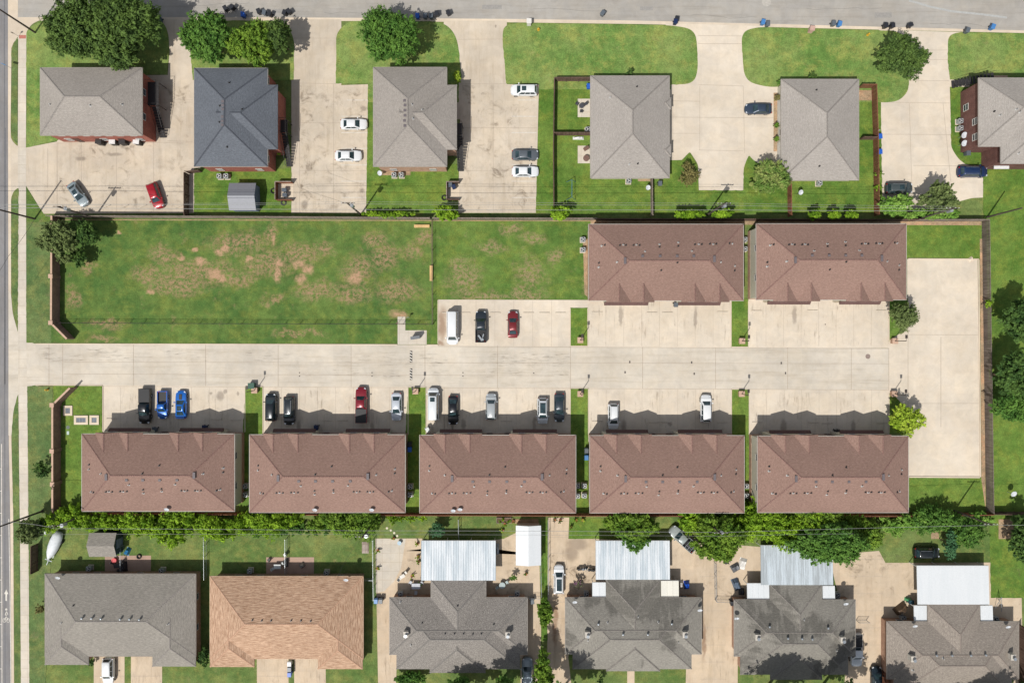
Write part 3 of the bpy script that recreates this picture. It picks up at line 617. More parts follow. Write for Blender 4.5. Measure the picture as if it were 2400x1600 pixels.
landing(T, x1+.02, yt-7.6, x1+1.2, yt-5.6, 2.8); stairs(T, x1+.7, yt-13.2, 0, 5.5, 1.0, 14, 2.7, dark_metal)
T, W = house('duplex_house', 'single storey grey roofed house whose back yard has two small patios', 'house', [(1384,178,1569,417), (1500,229,1573,256,'W'), (1500,338,1573,367,'W')], 2.8, .40, sh_grey2, side_beige, cap_grey,
    bits=[(1431,228,'w'),(1493,203,'p'),(1475,384,'w'),(1495,383,'p')], wins=[('W', (.2,.5,.8), 1.5), ('S', (.2,.8), 1.5), ('N', (.3,.7), 1.5)])
for k in (.28, .72): door(T, W[0][2]-.45, W[0][1]+(W[0][3]-W[0][1])*k, 0, 'E', d_white, 4.6, 2.1, 'garage_door')
T, W = house('duplex_house', 'single storey grey roofed house between the dark blue car and the double slat fence', 'house', [(1831,186,2013,422)], 2.8, .40, sh_grey2, side_beige, cap_grey,
    bits=[(1914,211,'p'),(1921,389,'p')], wins=[('E', (.2,.5,.8), 1.5), ('S', (.2,.8), 1.5), ('N', (.3,.7), 1.5), ('W', (.15,.5), 1.5)])
for k in (.28, .72): door(T, W[0][0]+.45, W[0][1]+(W[0][3]-W[0][1])*k, 0, 'W', d_white, 4.6, 2.1, 'garage_door')
T, W = house('apartment_house', 'two storey dark brick house at the right edge with an outside stair', 'house', [(2294,183,2575,343), (2345,260,2560,384,'N')], 5.4, .43, sh_grey2, br_dark, cap_grey,
    bits=[(2331,261,'p'),(2384,256,'w'),(2391,262,'w'),(2345,270,'w'),(2388,359,'w')], wins=[('W', (.15,.4), 3.8), ('W', (.7,), 1.5)])
yt = W[0][3]-.45; xx = W[0][0]
stairs(T, xx-1.2, yt+1.3, 5.6, 0.5, 1.3, 12, 2.7, dark_metal)
a = MB(); a.box(xx+4.4, yt+.02, 2.6, xx+6.8, yt+1.9, 2.72); a.build('landing', plain('tan_deck', C(200, 172, 146), .9), T, world=True)
a = MB(); P = G(2349, 385, 2.4); a.box(P.x-1.4, P.y-.8, 2.3, P.x+1.2, P.y+1.2, 2.4); a.build('porch_roof', white_pl, T, world=True)
# --- brown roofed townhouse blocks: one built, copied six times
ze = 5.4; ar = (1380,526,1742,704)
a, b = G(ar[0], ar[3], ze), G(ar[2], ar[1], ze); x0, y0, x1, y1 = a.x, a.y, b.x, b.y
T = thing('townhouse', 'brown roofed townhouse block right of the small side field, north row', 'apartment block', ((x0+x1)/2, (y0+y1)/2, 0), 0, 'brown roofed townhouse blocks')
proto = T; pitch = .41
rb, wb, bb, gb = MB(), MB(), MB(), MB(); caps = [MB()]
roof_block(rb, caps[0], x0, y0, x1, y1, ze, pitch); BL = [(x0, y0, x1, y1, '')]
for gx in (1449, 1506, 1625, 1682):
    c = G(gx, 708, ze); cb = MB(); caps.append(cb); roof_block(rb, cb, c.x-2.02, c.y, c.x+2.02, c.y+5.2, ze, .56, 'NS', jit=.01+.004*(gx % 3))
r = rb.build('roof', sh_brown, T, world=True)
for cb in caps: cb.build('ridge_cap', cap_brown, r, world=True)
o = .45; wb.box(x0+o, y0+o, 0, x1-o, y1-o, ze-.15)
for gx0, gx1 in ((1424,1531),(1600,1707)):
    p, q = G(gx0, 706, ze), G(gx1, 706, ze); wb.box(p.x, p.y+.02, 0, q.x, y0+1, ze-.21)
wb.build('wall', side_beige, T, world=True)
bb.box(x0+o-.06, y0+o-.05, 0, x1-o+.06, y1-o+.06, 1.1); bb.build('brick_base', br_tan, T, world=True)
for q, v in (((x0,y0,x1,y0),0),((x0,y1,x1,y1),0),((x0,y0,x0,y1),1),((x1,y0,x1,y1),1)):
    cx, cy = (q[0]+q[2])/2, (q[1]+q[3])/2; L = abs(q[2]-q[0])+abs(q[3]-q[1])
    gb.cbox((cx+((-.06 if q[0] == x0 else .06) if v else 0), cy+(0 if v else (-.06 if q[1] == y0 else .06)), ze-.09), (L+(0 if v else .14), .07, .12), math.pi/2 if v else 0)
gb.build('gutter', plain('gutter_beige', C(200, 192, 182), .5), T, world=True)
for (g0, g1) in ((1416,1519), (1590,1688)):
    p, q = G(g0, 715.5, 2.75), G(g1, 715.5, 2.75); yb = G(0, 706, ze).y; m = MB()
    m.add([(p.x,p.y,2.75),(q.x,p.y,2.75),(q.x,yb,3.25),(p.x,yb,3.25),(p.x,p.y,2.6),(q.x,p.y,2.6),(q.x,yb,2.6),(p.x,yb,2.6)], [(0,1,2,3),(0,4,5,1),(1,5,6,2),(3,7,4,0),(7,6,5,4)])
    m.build('porch_roof', shingle('shade_darkened_shingle', C(104, 80, 76), C(122, 96, 90)) if g0 == 1416 else bpy.data.materials['shade_darkened_shingle'], T, world=True)  # slightly darker shingle, further darkened to put the block's shade into its colour
    for gxx in (.25, .75): door(T, p.x+(q.x-p.x)*gxx, G(0, 706, ze).y+.02, 0, 'S', plain('tan_garage_door', C(196, 180, 158), .6), 3.1, 2.2, 'garage_door')
for gx in (1395, 1545, 1575, 1726): window(T, G(gx, 700, ze).x, y0+o-.02, 3.9, 'S')
for gx in (1450, 1505, 1626, 1681): window(T, G(gx, 700, ze).x, G(0, 706, ze).y+.02, 4.1, 'S')
for gx in (1410, 1460, 1520, 1600, 1660, 1710): window(T, G(gx, 530, ze).x, y1-o+.02, 4.0, 'N')
for yy in (.3, .7): window(T, x0+o-.02, y0+(y1-y0)*yy, 4.0, 'W'); window(T, x1-o+.02, y0+(y1-y0)*yy, 4.0, 'E')
for gx in (1540, 1582): door(T, G(gx, 700, ze).x, y0+o-.08, 0, 'S', d_brown)
bits = [(1506,600,'v'),(1547,600,'v'),(1587,600,'v'),(1626,600,'v'),(1465,611,'V'),(1674,607,'V')]
bits += [(x, y, 'p') for x, y in ((1418,574),(1453,575),(1467,575),(1485,575),(1499,575),(1546,579),(1590,577),(1629,573),(1645,573),(1664,572),(1679,572),(1710,570),(1404,616),(1588,615),(1550,633),(1722,634))]
bits += [(x, y, 'w') for x, y in ((1411,576),(1461,574.5),(1492,574.5),(1546,573.5),(1590,569),(1638,573),(1672,573),(1716,571),(1512,590),(1622,589),(1447,614),(1404,626),(1689,614),(1722,623))]
roof_bits(T, BL, ze, pitch, bits)
W0, D0 = x1-x0, y1-y0
for rc, rot, lab in (((1773,525,2124,702), 0, 'brown roofed townhouse block beside the east court lawn, north row'),
                     ((192,1017,549,1197), 1, 'brown roofed townhouse block beside the three utility vaults, nearest the avenue'),
                     ((585,1019,949,1200), 1, 'brown roofed townhouse block south of the red pickup'),
                     ((984,1020,1349,1201), 1, 'middle brown roofed townhouse block of the south row, below the tall white van'),
                     ((1383,1021,1744,1201), 1, 'brown roofed townhouse block south of the lot holding just two white vehicles'),
                     ((1776,1022,2129,1200), 1, 'brown roofed townhouse block beside the lime green tree, south row')):
    a, b = G(rc[0], rc[3], ze), G(rc[2], rc[1], ze)
    cpy = copy_tree(proto); cpy.location = ((a.x+b.x)/2, (a.y+b.y)/2, 0); cpy.rotation_euler = (0, 0, math.pi*rot); cpy['label'] = lab
    cpy.scale = ((b.x-a.x)/W0, (b.y-a.y)/D0, 1)
# --- southern houses
T, W = house('duplex_house', 'large grey shingled house at the avenue corner with a white car in its drive', 'house',
    [(105,1344,459,1537), (105,1440,208,1557,'N'), (357,1440,459,1561,'N')], 2.8, .40, sh_bg, br_tan, cap_grey, trim=plain('brown_trim', C(130, 112, 102), .6),
    bits=[(193,1447,'t'),(216,1447,'t'),(238,1448,'t'),(283,1449,'t'),(305,1449,'t'),(328,1450,'t'),(171,1419,'p'),(144,1459,'w'),(393,1462,'w')], wins=[('N', (.15,.3,.6,.85), 1.5), ('E', (.3,.7), 1.5), ('W', (.5,), 1.5)])
for k in (.4, .62): door(T, W[0][0]+(W[0][2]-W[0][0])*k, W[0][1]+.45, 0, 'S', d_white, 2.6, 2.1, 'garage_door')
T, W = house('duplex_house', 'large house with a tan orange streaked shingle roof', 'house',
    [(492,1350,851,1543), (492,1450,596,1562,'N'), (745,1450,850,1567,'N')], 2.8, .40, sh_tan, br_tan, cap_tan, trim=plain('tan_trim', C(214, 180, 150), .6),
    bits=[(591,1453,'p'),(613,1454,'p'),(635,1454,'p'),(682,1454,'p'),(705,1454,'p'),(728,1455,'p')], wins=[('N', (.15,.3,.6,.85), 1.5), ('E', (.3,.7), 1.5)])
for k in (.4, .62): door(T, W[0][0]+(W[0][2]-W[0][0])*k, W[0][1]+.45, 0, 'S', d_white, 2.6, 2.1, 'garage_door')
T, W = house('patio_house', 'speckled dark grey shingled house with two pale box chimneys and potted yard', 'house',
    [(913,1400,1236,1533), (929,1401,1219,1567), (1009,1357,1140,1500,'S'), (1007,1470,1138,1576,'N')], 2.8, .40, sh_dk, br_tan, cap_dk,
    bits=[(953,1481,'c'),(1190,1482,'c'),(1043,1485,'p'),(1065,1485,'p'),(1086,1485,'p'),(1108,1486,'p'),(1128,1485,'p'),(989,1460,'p'),(1157,1463,'p'),(1072,1420,'p'),(963,1511,'w'),(938,1411,'w')], wins=[('N', (.12,.9), 1.5)])
T, W = house('patio_house', 'weathered grey house south of the patio roof a tree overhangs', 'house',
    [(1325,1400,1644,1532), (1342,1401,1621,1567), (1420,1357,1548,1500,'S'), (1421,1470,1547,1572,'N')], 2.8, .40, sh_old, br_tan, cap_old,
    bits=[(1376,1482,'c'),(1603,1482,'c'),(1402,1461,'t'),(1460,1485,'t'),(1518,1485,'t'),(1574,1460,'t'),(1543,1458,'w'),(1424,1459,'w'),(1378,1500,'w'),(1495,1445,'w'),(1590,1504,'w')], wins=[('N', (.12,.9), 1.5)])
T, W = house('patio_house', 'weathered grey house with a rust marked patio roof and tree shade on its south slope', 'house',
    [(1721,1405,2005,1537), (1735,1406,1988,1580), (1804,1368,1927,1510,'S'), (1805,1480,1927,1592,'N')], 2.8, .40, sh_old, br_tan, cap_old,
    bits=[(1772,1488,'c'),(1970,1494,'c'),(1846,1494,'t'),(1879,1495,'t'),(1903,1496,'t'),(1940,1470,'t'),(1803,1467,'t'),(1884,1452,'w'),(1960,1524,'w')], wins=[('N', (.12,.9), 1.5)])
T, W = house('patio_house', 'warm grey shingled house behind the plain bright white patio roof', 'house',
    [(2079,1456,2388,1590), (2095,1457,2372,1630), (2174,1415,2297,1560,'S')], 2.8, .40, sh_warm, br_tan, cap_warm,
    bits=[(2134,1538,'c'),(2366,1534,'c'),(2194,1534,'t'),(2230,1534,'t'),(2274,1534,'t'),(2309,1533,'t'),(2140,1570,'w'),(2211,1543,'w')], wins=[('N', (.12,.9), 1.5)])
# --- patio covers (own posts) and awnings
mr_new = metal_roof('ribbed_metal', C(226, 231, 234), C(178, 192, 200), amt=.7); mr_white = metal_roof('white_metal', C(228, 231, 232), C(214, 220, 222), amt=.3)
mr_rust = metal_roof('rusty_metal', C(206, 216, 222), C(158, 164, 166), amt=.7); cream_m = metal_roof('cream_metal', C(240, 236, 222), C(214, 212, 204), amt=.3)
def cover(name, label, x0, y0, x1, y1, z, mat, rib=.42, cat='patio cover', slope=.25, posts=True):
    a, b = G(x0, y1, z), G(x1, y0, z); T = thing(name, label, cat, ((a.x+b.x)/2, (a.y+b.y)/2, 0)); m = MB()
    za, zb = z+slope/2, z-slope/2      # high side at the house (south)
    m.add([(a.x,a.y,za),(b.x,a.y,za),(b.x,b.y,zb),(a.x,b.y,zb),(a.x,a.y,za-.08),(b.x,a.y,za-.08),(b.x,b.y,zb-.08),(a.x,b.y,zb-.08)], [(0,1,2,3),(7,6,5,4),(0,4,5,1),(1,5,6,2),(2,6,7,3),(3,7,4,0)])
    if rib:
        n = int((b.x-a.x)/rib)
        for i in range(n+1):
            x = a.x+.03+(b.x-a.x-.06)*i/n; w = .035
            m.add([(x-w,a.y,za),(x,a.y,za+.06),(x+w,a.y,za),(x-w,b.y,zb),(x,b.y,zb+.06),(x+w,b.y,zb)], [(0,1,4,3),(1,2,5,4),(0,2,1),(3,4,5)])
    m.build('roof_panel', mat, T, world=True)
    if posts:
        k = max(2, int((b.x-a.x)/4)+1)
        for i in range(k): q = MB(); xx = a.x+.2+(b.x-a.x-.4)*i/(k-1); q.box(xx-.05, b.y+.0-.25, 0, xx+.05, b.y-.15, zb-.08); q.build('post', white_pl, T, world=True)
    m = MB(); m.box(a.x, b.y-.02, zb-.2, b.x, b.y+.06, zb-.02); m.build('edge_beam', white_pl, T, world=True)
    return T
cover('patio_cover', 'ribbed silver patio roof north of the speckled dark grey house', 987,1267.5,1162,1359, 2.75, mr_new)
cover('patio_cover', 'ribbed silver patio roof with tree branches hanging over its north edge', 1396,1267.5,1570,1357, 2.75, mr_new)
cover('patio_cover', 'ribbed metal patio roof with rust streaks, half under the large hanging tree', 1783,1278.5,1952,1369.5, 2.75, mr_rust)
cover('patio_cover', 'smooth bright white patio roof south of the black car on the grass', 2149.5,1326,2318,1415, 2.75, mr_white, 0)
cover('awning', 'small white awning on the left of the overhung patio roof', 1388,1365,1420,1399, 2.5, mr_white, .8, 'awning', .12)
cover('awning', 'larger cream awning beside the blue tarp and cushions', 1549,1361,1591,1399.5, 2.5, cream_m, .8, 'awning', .12)
cover('awning', 'white awning left of the rust streaked patio roof', 1751,1367,1803,1403, 2.5, mr_white, .9, 'awning', .12)
cover('awning', 'small white awning right of the rust streaked patio roof', 1928,1373,1957,1407, 2.5, mr_white, .8, 'awning', .12)
cover('awning', 'small white awning left of the smooth white patio roof', 2142,1419,2173.5,1456, 2.5, mr_white, .7, 'awning', .12)
cover('awning', 'small white awning right of the smooth white patio roof', 2298,1419,2327,1455, 2.5, mr_white, .7, 'awning', .12)
# --- sheds
def shed(label, x0, y0, x1, y1, ze, zr, rmat, wmat, axis, name='shed', over=.2):
    a, b = G(x0, y1, ze), G(x1, y0, ze); T = thing(name, label, 'shed', ((a.x+b.x)/2, (a.y+b.y)/2, 0)); m = MB(); t = .06
    if axis == 'x':
        ym = (a.y+b.y)/2; v = [(a.x,a.y,ze),(b.x,a.y,ze),(b.x,ym,zr),(a.x,ym,zr),(b.x,b.y,ze),(a.x,b.y,ze)]
    else:
        xm = (a.x+b.x)/2; v = [(a.x,b.y,ze),(a.x,a.y,ze),(xm,a.y,zr),(xm,b.y,zr),(b.x,a.y,ze),(b.x,b.y,ze)]
    lo = [(p[0], p[1], p[2]-t) for p in v]
    m.add(v+lo, [(0,1,2,3),(3,2,4,5),(9,8,7,6),(11,10,8,9),(0,6,7,1),(5,4,10,11),(1,7,8,2),(2,8,10,4),(3,9,6,0),(5,11,9,3)])
    m.build('roof', rmat, T, world=True); w = MB(); o = over
    if axis == 'x':
        w.add([(a.x+o,a.y+o,0),(b.x-o,a.y+o,0),(b.x-o,b.y-o,0),(a.x+o,b.y-o,0),(a.x+o,a.y+o,ze-.02),(b.x-o,a.y+o,ze-.02),(b.x-o,b.y-o,ze-.02),(a.x+o,b.y-o,ze-.02),(a.x+o,ym,zr-.12),(b.x-o,ym,zr-.12)],
              [(0,1,5,4),(2,3,7,6),(1,2,6,9,5),(3,0,4,8,7)])
    else:
        w.add([(a.x+o,a.y+o,0),(b.x-o,a.y+o,0),(b.x-o,b.y-o,0),(a.x+o,b.y-o,0),(a.x+o,a.y+o,ze-.02),(b.x-o,a.y+o,ze-.02),(b.x-o,b.y-o,ze-.02),(a.x+o,b.y-o,ze-.02),(xm,a.y+o,zr-.12),(xm,b.y-o,zr-.12)],
              [(1,2,6,5),(3,0,4,7),(0,1,5,8,4),(2,3,7,9,6)])
    w.build('wall', wmat, T, world=True)
    if axis == 'x': door(T, b.x-o, (a.y+b.y)/2, .1, 'E', plain('shed_door', C(120, 132, 150), .7), 1.6, 1.9)
    else: door(T, (a.x+b.x)/2, a.y+o, .1, 'S', plain('shed_door', C(120, 132, 150), .7), 1.2, 1.9)
    return T
shed('grey blue metal garden shed south of the slate roofed house', 537,429,600,493, 2.3, 3.1, plain('shed_grey', C(132, 134, 140), .55, .1, .05), plain('shed_wall', C(120, 134, 156), .6), 'x')
shed('garden shed with taupe shingles, a dark gable end and a blue tarp', 209,1248,273,1304, 2.3, 3.1, sh_bg, plain('shed_teal', C(52, 72, 78), .6), 'x')
shed('white metal storage shed with a shallow gable roof beside the grass strip', 1209,1231,1268,1324, 2.5, 3.0, mr_white, white_pl, 'y')
# ---------------------------------------------------------------- vehicles
tyre_m = plain('tyre', C(40, 40, 42), .85); rim_m = plain('rim', C(170, 172, 176), .3, .7); auto_glass = glassy('auto_glass', (.018, .035, .04, 1), .05)
lampw = plain('headlamp', C(225, 230, 235), .15, .2); lampr = plain('tail_lamp', C(170, 30, 30), .25); trim_b = plain('black_trim', C(30, 30, 32), .5)
KINDS = {  # L, W, H, belt z, hood z, deck z, cowl, roof front, roof rear, rear glass base
 'sedan':  (4.75,1.84,1.45,.92,.86,.95, 1.10,.35,-1.05,-1.80),
 'coupe':  (4.75,1.90,1.36,.88,.86,.93, .75,.05,-1.05,-1.85),
 'suv':    (4.70,1.90,1.70,1.05,1.02,1.05, 1.25,.60,-1.85,-2.20),
 'van':    (5.90,2.05,2.30,1.15,1.10,1.15, 2.15,1.55,-2.75,-2.85),
 'pickup': (5.75,1.98,1.85,1.12,1.10,1.10, 1.45,.85,-.35,-.62),
 'small_pickup': (4.9,1.75,1.65,1.0,.95,.95, 1.15,.6,-.2,-.45)}
CC = {}
def carmesh(kind):
    if kind in CC: return CC[kind]
    L, W, Hh, zb, zh, zd, cw, rf, rr, rg = KINDS[kind]; h = L/2; w = W/2; pick = 'pickup' in kind; out = {}
    ins = .01
    st = [(-h, .42, zd*.62), (-h+.04, .66, zd*.74), (-h+.14, .84, zd*.88), (-h+.38, .96, zd*.98), (rg, 1, zb), ((rg+cw)/2, 1, zb), (cw, .99, zb), (cw+.4, .975, zh), (h-.65, .95, zh*.95), (h-.36, .87, zh*.88), (h-.15, .72, zh*.78), (h-.04, .52, zh*.68), (h, .3, zh*.58)]
    if pick: st = [(-h, .93, .60), (-h+.05, .97, .62), (-h+.3, .985, .62), (rg-.02, 1, .62), (rg+.02, 1, zb)]+st[5:]
    m = MB(); rings = []
    for x, k, z in st:
        ww = w*k; rings.append([(x,-ww*.90,.24),(x,-ww,.42),(x,-ww*1.0,min(z*.72, z-.05)),(x,-ww*.955,z-.035),(x,-ww*.80,z),(x,-ww*.3,z+.018),(x,ww*.3,z+.018),(x,ww*.80,z),(x,ww*.955,z-.035),(x,ww,min(z*.72, z-.05)),(x,ww,.42),(x,ww*.90,.24)])
    n = 12; vs = [p for r in rings for p in r]; fs = []
    for i in range(len(st)-1):
        for j in range(n): a = i*n+j; b = i*n+(j+1) % n; fs.append((a, a+n, b+n, b))
    fs.append(tuple(range(n))); fs.append(tuple(range(len(st)*n-1, (len(st)-1)*n-1, -1))); fs = [f[::-1] for f in fs]
    m.add(vs, fs)
    if pick:     # load bed sides and tailgate
        m.box(-h+.02, -w*.985, .6, rg, -w*.985+.1, zb-.02); m.box(-h+.02, w*.985-.1, .6, rg, w*.985, zb-.02); m.box(-h+.02, -w*.98+.1, .6, -h+.12, w*.98-.1, zb-.025)
    # cabin: octagonal ring at belt and at roof
    def ring(xf, xr, hw, c, z): return [(xf,-hw+c*1.6,z),(xf,hw-c*1.6,z),(xf-c*1.5,hw,z),(xr+c*1.2,hw,z),(xr,hw-c*1.3,z),(xr,-hw+c*1.3,z),(xr+c*1.2,-hw,z),(xf-c*1.5,-hw,z)]
    zr = Hh-.07; A = ring(cw, rg, w*.90, .10, zb-.01); B = ring(rf, rr, w*.70, .10, zr); D = ring(rf-.14, rr+.12, w*.62, .1, Hh)
    k = MB(); v = A+B+D
    k.add(v, [(i, (i+1) % 8, (i+1) % 8+8, i+8) for i in range(8)]+[(i+8, (i+1) % 8+8, (i+1) % 8+16, i+16) for i in range(8)]+[tuple(range(16, 24))])
    m.add(k.v, k.f); out['body'] = m
    def pane(i, j, t0=.06, t1=.94, s=.0):
        a, b, c, d = [Vector(q) for q in (A[i], A[j], B[j], B[i])]; nn = (b-a).cross(d-a).normalized()*.012
        a2 = a+(d-a)*t0; b2 = b+(c-b)*t0; c2 = b+(c-b)*t1; d2 = a+(d-a)*t1; e = (b2-a2)*s; f = (c2-d2)*s
        return [a2+e+nn, b2-e+nn, c2-f+nn, d2+f+nn]
    def pm(*q):
        mm = MB()
        for p in q: c = [Vector(x) for x in p]; nn = (c[1]-c[0]).cross(c[3]-c[0]).normalized()*.02; mm.add(c+[x-nn for x in c], [(0,1,2,3),(0,4,5,1),(1,5,6,2),(2,6,7,3),(3,7,4,0)])
        return mm
    out['windshield'] = pm(pane(0, 1, .05, .97)); out['rear_window'] = pm(pane(4, 5, .12, .93, .04))
    def halves(i, j):
        p = pane(i, j, .1, .9, .02); a, b, c, d = p; r = []
        cuts = (0, .47, .5, 1) if kind in ('sedan', 'pickup', 'small_pickup', 'coupe') else (0, .34, .37, .68, .71, 1)
        for q in range(0, len(cuts), 2): t, u = cuts[q], cuts[q+1]; r.append([a+(b-a)*t, a+(b-a)*u, d+(c-d)*u, d+(c-d)*t])
        return pm(*r)
    out['side_window'] = [halves(2, 3), halves(6, 7)]
    out['wheel'] = []
    R_ = .36 if kind in ('suv', 'pickup', 'van') else .32
    for sx in (h*.60, -h*.58):
        for sy in (1, -1):
            q = MB(); q.tube([(sx, sy*(w*.99), R_), (sx, sy*(w*.99-.22), R_)], R_, 14); rr_ = MB(); rr_.tube([(sx, sy*(w*.99+.012), R_), (sx, sy*(w*.99-.05), R_)], R_*.62, 10); out['wheel'].append((q, rr_))
    f = MB
    out['headlight'] = [f().cbox((h-.30, s*w*.70, zh*.80), (.30, .22, .13), -s*.75) for s in (1, -1)]
    out['tail_light'] = [f().cbox((-h+.15, s*w*.72, zd*.80), (.16, .24, .16), s*.5) for s in (1, -1)]
    out['mirror'] = [f().cbox((cw-.35, s*(w+.10), zb+.06), (.16, .24, .16)) for s in (1, -1)]
    CC[kind] = {a: ([ (x.mesh(a, tyre_m), y.mesh('rim', rim_m)) for x, y in b] if a == 'wheel' else [x for x in b] if isinstance(b, list) else b) for a, b in out.items()}
    return CC[kind]
def car(kind, px, py, ang, col, label, cat='car', name='parked_car', group=None, extras=(), sx=1., sy=1.):
    d = carmesh(kind); L, W, Hh, zb, zh, zd, cw, rf, rr, rg = KINDS[kind]; g = G(px, py, Hh*.55)
    T = thing(name, label, cat, (g.x, g.y, .03), math.radians(ang), group); T.scale = (sx, sy, 1)
    pm = paint(C(*col), 'paint_%d_%d_%d' % col)
    b = d['body'].build('body', pm, T); b.data.polygons.foreach_set('use_smooth', [True]*len(b.data.polygons)); 
    try: b.data.set_sharp_from_angle(angle=math.radians(38))
    except Exception: pass
    for k in ('windshield', 'rear_window'): d[k].build(k, auto_glass, T)
    for x in d['side_window']: x.build('side_window', auto_glass, T)
    for ty, ri in d['wheel']:
        o = bpy.data.objects.new('wheel', ty); COL.objects.link(o); o.parent = T; r = bpy.data.objects.new('rim', ri); COL.objects.link(r); r.parent = o
    for x in d['headlight']: x.build('headlight', lampw, T)
    for x in d['tail_light']: x.build('tail_light', lampr, T)
    for x in d['mirror']: x.build('mirror', pm, T)
    w = W/2
    for e in extras:
        if e == 'sunroof': MB().box(rf-1.0, -w*.42, Hh-.01, rf-.22, w*.42, Hh+.012).build('sunroof', auto_glass, T)
        if e == 'bigroof': MB().box(rr+.3, -w*.5, Hh-.01, rf-.25, w*.5, Hh+.012).build('sunroof', auto_glass, T)
        if e == 'rails':
            for s in (1, -1): MB().tube([(rr+.15, s*w*.58, Hh+.05), (rf-.25, s*w*.58, Hh+.05)], .025, 6).build('roof_rail', galv, T)
        if e == 'cover': MB().box(-L/2+.06, -w*.94, zb-.06, rg-.04, w*.94, zb+.02).build('bed_cover', trim_b, T)
        if e == 'liner': MB().box(-L/2+.13, -w*.88, .63, rg-.06, w*.88, .66).build('bed_liner', trim_b, T)
        if e == 'scoop':
            MB().cbox((cw+.55, 0, zh+.05), (.9, .5, .07)).build('hood_scoop', trim_b, T); MB().box(-L/2+.12, -w*.8, zd+.12, -L/2+.38, w*.8, zd+.16).build('spoiler', pm, T)
        if e == 'stripe': MB().box(cw+.1, -.2, zh+.012, h_(L)-.6, .2, zh+.03).build('hood_vent', trim_b, T)
        if e == 'rack':
            m = MB()
            for yy in (-.7, -.35, 0, .35, .7): m.box(rg-1.5, yy-.02, 1.55, rg-.3, yy+.02, 1.6)
            for xx in (rg-1.5, rg-.9, rg-.3): m.box(xx-.03, -.8, 1.6, xx+.03, .8, 1.65)
            for xx in (rg-1.5, rg-.3):
                for yy in (-.78, .78): m.box(xx-.03, yy-.03, .9, xx+.03, yy+.03, 1.6)
            m.build('load_rack', galv, T)
            MB().box(rg-.75, -.3, 1.66, rg-.35, .3, 1.72).build('rack_box', dark_metal, T)
        if e == 'junk':
            m = MB(); m.cbox((rg-1.3, .2, .85), (.9, .3, .3), .6); m.cbox((rg-1.0, -.4, .8), (.6, .2, .3), -.3); m.cbox((rg-1.7, -.2, .8), (.5, .5, .25), .2); m.build('scrap_load', galv, T)
    return T
def h_(L): return L/2
WH, SI, BK = (238,240,240), (186,192,196), (34,36,40)
g1 = 'cars parked in the west apartment lots'; g2 = 'cars parked in front of the south townhouse row'; g3 = 'vehicles parked by the side field'
car('sedan',182,455,-55,(150,162,166),'silver grey sedan parked askew in the stained lot by the avenue', group=g1, extras=('sunroof',))
car('suv',363,458,-70,(176,26,40),'bright red car parked askew in the stained lot', group=g1)
car('sedan',829,291,0,WH,'white sedan in the bay below the round oil stain, facing the taupe roofed house', group=g1)
car('sedan',816,365,0,WH,'white sedan parked nearer the leaf litter, second down from the oil stain', group=g1)
car('suv',1228,211,180,WH,'white car with a sunroof alone in the top bay by the lawn corner', group=g1, extras=('sunroof',))
car('sedan',1231,363,0,(104,110,116),'dark grey sedan directly above a white sedan', group=g1)
car('sedan',1231,402,0,WH,'white sedan directly below the dark grey sedan', group=g1)
car('sedan',1778,255,180,(58,72,90),'dark blue sedan alone on the shared pale drive')
car('suv',2109,441,0,(78,88,88),'dark green grey car with a sunroof beside the overgrown bushes', extras=('sunroof','rails'))
car('suv',2282,402,0,(34,56,96),'navy blue car beside the grass, south of the dark brick house', extras=('rails',), sx=1.1)
car('van',1060,768,-90,(240,242,242),'long white van parked over the dirt patch', 'van', 'parked_van', g3)
car('pickup',1127,765,90,(44,52,60),'dark slate pickup with scrap in its bed', 'pickup', 'pickup_truck', g3, ('liner','junk'), sx=.97)
car('sedan',1202,760,90,(132,42,46),'maroon car right of the slate pickup', group=g3)
car('pickup',338,952,-90,(28,32,36),'black pickup with a covered bed left of the two blue vehicles', 'pickup', 'pickup_truck', g2, ('cover',), sx=1.08)
car('small_pickup',380,949,-90,(26,104,196),'small blue pickup between the black pickup and the blue coupe', 'pickup', 'pickup_truck', g2, ('liner',))
car('coupe',424,948,90,(24,110,204),'bright blue sports coupe with a black hood scoop', group=g2, extras=('scoop','sunroof'), sx=1.05)
car('suv',634,954,90,(30,38,44),'black car at the grass edge, left of another black car', group=g2, sx=1.05)
car('suv',677,962,-90,(46,52,58),'charcoal suv half in shade, second from the green transformer box', group=g2, extras=('rails',), sx=1.08)
car('pickup',846,949,90,(140,28,44),'dark red pickup with a black bed cover', 'pickup', 'pickup_truck', g2, ('cover',), sx=1.1)
car('sedan',929,953,-90,(204,210,218),'silver white sedan left of the second grass island, nose in shade', group=g2, sx=1.04)
car('van',1015,947,90,(232,236,238),'tall white van with a dark sunroof', 'van', 'parked_van', g2, ('sunroof',), sx=.96, sy=.95)
car('sedan',1062,961,-90,(24,26,32),'glossy black sedan right of the tall white van', group=g2, sx=1.08)
car('suv',1151,953,90,(176,182,184),'silver car with a grey hood parked alone mid lot', group=g2)
car('suv',1272,963,-90,(222,226,228),'pale silver car with a large glass roof', group=g2, extras=('bigroof','rails'), sx=.98)
car('sedan',1311,955,-90,(58,68,76),'dark slate sedan beside the pale silver car', group=g2, sx=1.08)
car('suv',1438,976,-90,WH,'white suv parked close to the townhouse doors', group=g2, extras=('rails',), sx=.98)
car('suv',1655,957,90,(242,244,244),'white car with a long hood, right half of the emptier lot', group=g2, sx=1.04)
car('suv',253,1572,-90,WH,'white suv in the drive of the corner house')
car('suv',1310,1358,90,WH,'white suv with a large sunroof in the narrow dirt streaked drive', extras=('bigroof',), sx=1.1, sy=.96)
car('pickup',1236,1580,90,(150,164,172),'silver blue pickup beside the speckled dark grey house','pickup','pickup_truck')
